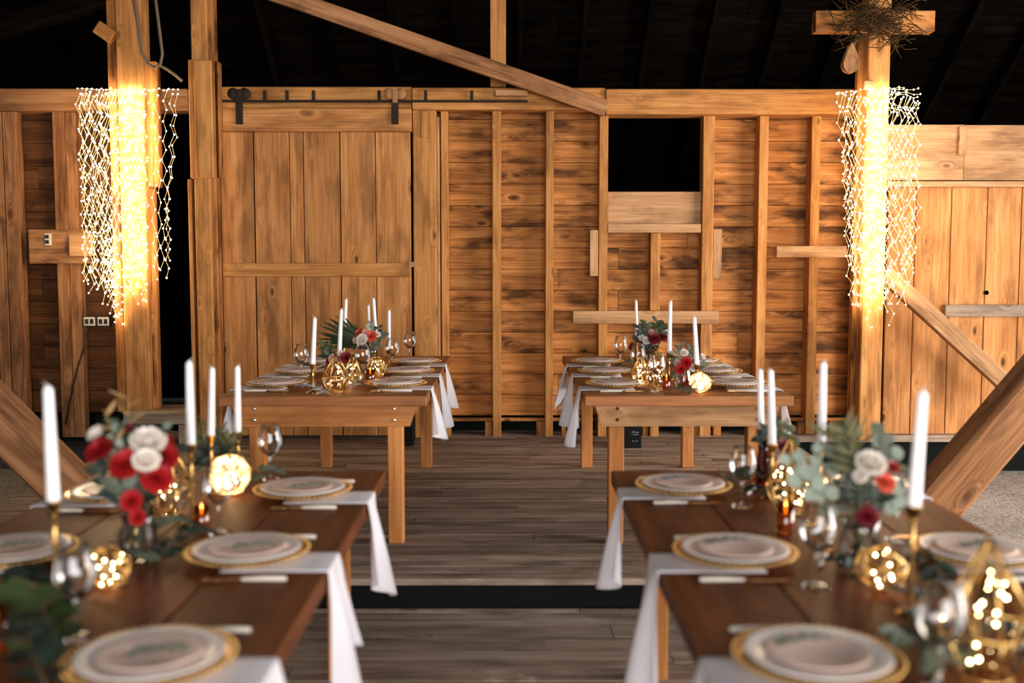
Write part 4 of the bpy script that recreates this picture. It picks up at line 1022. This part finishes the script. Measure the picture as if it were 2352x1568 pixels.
bouquet(TB, 0.905, 5.36, 0.11, 0.045, 'low bouquet of red and white flowers ' + cB,
        [(1577, 833, 13, DA, 'petal_red', -.03), (1563, 848, 11, DA, 'petal_red', -.04), (1556, 834, 9, RO, 'petal_blush', 0), (1571, 811, 10, RO, 'petal_white', 0), (1612, 822, 9, RO, 'petal_white', .02), (1590, 845, 9, RO, 'petal_white', -.03), (1578, 874, 11, DA, 'petal_red', -.02), (1600, 840, 8, DA, 'petal_burgundy', 0)],
        [(1548, 805, 'lance', 'leaf_pale', 7, .04, 0), (1562, 790, 'lance', 'leaf_sage', 7, .04, 0), (1545, 825, 'oval', 'leaf_green', 6, .035, 0), (1590, 800, 'oval', 'leaf_sage', 6, .035, 0), (1618, 832, 'oval', 'leaf_sage', 6, .03, 0), (1560, 865, 'oval', 'leaf_sage', 6, .035, -.04)],
        vlabel='clear vase of red and white flowers ' + cB)

# ------------------------------------------------------------------ loose leafy branches along the tables
def branch(T, u0, v0, u1, v1, shape, mat, n, size, label, arc=0.03, stem='stem_brown'):
    zt_ = T['zf'] + TT; a, b = atZ(u0, v0, zt_ + .006), atZ(u1, v1, zt_ + .006)
    e = empty('eucalyptus_branch', (a.x, a.y, zt_ + 0.001)); tag(e, label, 'branch')
    d = b - a; pts = [Vector((d.x * t + rnd(-.012, .012) * (0 < t < 1), d.y * t, 0.006 + arc * math.sin(PI * t * .8))) for t in (0, .2, .4, .6, .8, 1)]
    spray(e, pts, shape, mat, n, size, stem, 0.0022, (0, -0.25, 1), 0.02, 1.0, zmin=0.004)
branch(TC, 250, 1270, 420, 1215, 'oval', 'leaf_sage', 22, .052, 'grey-green leafy branch at the foot of the red dahlia vase', .05)
branch(TC, 350, 1290, 460, 1235, 'oval', 'leaf_dark', 20, .05, 'dark leafy branch between the dahlia vase and the middle plate', .04)
branch(TC, 170, 1420, 30, 1360, 'round', 'leaf_dark', 20, .055, 'dark round-leaved branch beside the outer plate of the lower table', .06)
branch(TC, 150, 1500, 20, 1420, 'round', 'leaf_green', 18, .075, 'large-leaved green branch around the amber votive on the lower table', .08)
branch(TC, 120, 1600, 10, 1480, 'oval', 'leaf_dark', 20, .07, 'dark oval-leaved branch farthest from the step on the dahlia table', .06)
branch(TC, 230, 1310, 330, 1290, 'oval', 'leaf_sage', 12, .05, 'short sage sprig in front of the dahlia vase', .03)
branch(TC, 560, 1120, 630, 1095, 'oval', 'leaf_sage', 10, .05, 'short sage sprig beside the glowing glass ball on the dahlia table', .04)
branch(TD, 1640, 1120, 1760, 1110, 'round', 'leaf_sage', 14, .045, 'sage round-leaved branch behind the step-end wine glass on the eucalyptus table', .05)
branch(TD, 1700, 1135, 1790, 1150, 'oval', 'leaf_dark', 12, .045, 'dark leafy branch beside the teardrop terrarium on the eucalyptus table', .03)
branch(TD, 1920, 1290, 1990, 1340, 'oval', 'leaf_dark', 14, .05, 'dark leafy branch at the foot of the eucalyptus vase', .04)
branch(TD, 2060, 1300, 2170, 1360, 'oval', 'leaf_dark', 18, .055, 'dark leafy branch between the outer plate and the small glass ball', .06)
branch(TD, 2080, 1370, 2190, 1450, 'lance', 'leaf_dark', 20, .07, 'dark narrow-leaved branch beyond the small glass ball on the eucalyptus table', .06)
branch(TD, 2030, 1480, 2170, 1560, 'oval', 'leaf_sage', 20, .06, 'sage leafy branch beside the large teardrop terrarium', .05)
branch(TD, 2110, 1420, 2190, 1530, 'oval', 'leaf_dark', 16, .06, 'dark oval-leaved branch under the large teardrop terrarium', .04)
branch(TD, 2250, 1450, 2400, 1520, 'oval', 'leaf_dark', 16, .06, 'dark leafy branch on the outer half of the eucalyptus table', .05)
branch(TA, 760, 905, 690, 893, 'lance', 'leaf_silver', 22, .05, 'silvery narrow-leaved branch around the first candlestick ' + cA, .03, 'leaf_silver')
branch(TA, 800, 890, 850, 868, 'lance', 'leaf_silver', 18, .05, 'silvery leafy branch beside the aisle plate ' + cA, .03, 'leaf_silver')
branch(TA, 715, 862, 770, 848, 'oval', 'leaf_dark', 14, .045, 'dark leafy branch behind the first teardrop terrarium ' + cA, .03)
branch(TB, 1530, 895, 1590, 905, 'oval', 'leaf_sage', 14, .04, 'sage leafy branch at the foot of the clear vase ' + cB, .02)
branch(TB, 1420, 845, 1470, 838, 'oval', 'leaf_sage', 14, .045, 'sage leafy branch beside the far wine glass ' + cB, .03)
branch(TB, 1588, 868, 1612, 850, 'oval', 'leaf_sage', 12, .04, 'sage leafy branch behind the glowing glass ball ' + cB, .03)

# ------------------------------------------------------------------ black boxes under the upper tables
p = atZ(1449, 1029, S); q = atZ(938, 1024, S)
bx = empty('black_box', (p.x, p.y + 0.06, S)); tag(bx, 'black box with pale lettering under the table before the window opening', 'box')
board('body', (0, 0, 0.085), (0.155, 0.12, 0.17), 'box_black', bx, 0.004)
board('side_label', (-0.066, -0.0615, 0.048), (0.018, 0.001, 0.04), 'petal_blush', bx, 0)
def script_mark(name, pts, w_, parent, y_):
    MB().tube([(x, y_, z) for x, z in pts], w_, 5).build(name, 'print_white', parent)
xo, zo = 0.030, 0.115
script_mark('lettering', [(xo - .026, zo), (xo - .020, zo + .010), (xo - .016, zo), (xo - .010, zo + .018), (xo - .004, zo + .001), (xo + .002, zo + .010), (xo + .008, zo), (xo + .014, zo + .009), (xo + .020, zo), (xo + .026, zo + .008)], 0.0016, bx, -0.061)
script_mark('lettering', [(xo - .026, zo - .012), (xo - .008, zo - .0125), (xo + .024, zo - .012)], 0.0013, bx, -0.061)
script_mark('lettering', [(xo - .022, zo - .062), (xo - .012, zo - .060), (xo - .006, zo - .062)], 0.0017, bx, -0.061)
script_mark('lettering', [(xo + .005, zo - .062), (xo + .012, zo - .060), (xo + .020, zo - .062)], 0.0017, bx, -0.061)
b2 = empty('black_box', (q.x, q.y + 0.06, S)); tag(b2, 'plain black box behind the front leg of the table before the sliding door', 'box')
board('body', (-0.03, 0, 0.1), (0.13, 0.12, 0.2), 'box_black', b2, 0.004); board('lid', (-0.03, 0, 0.205), (0.134, 0.124, 0.012), 'box_black', b2, 0.002)
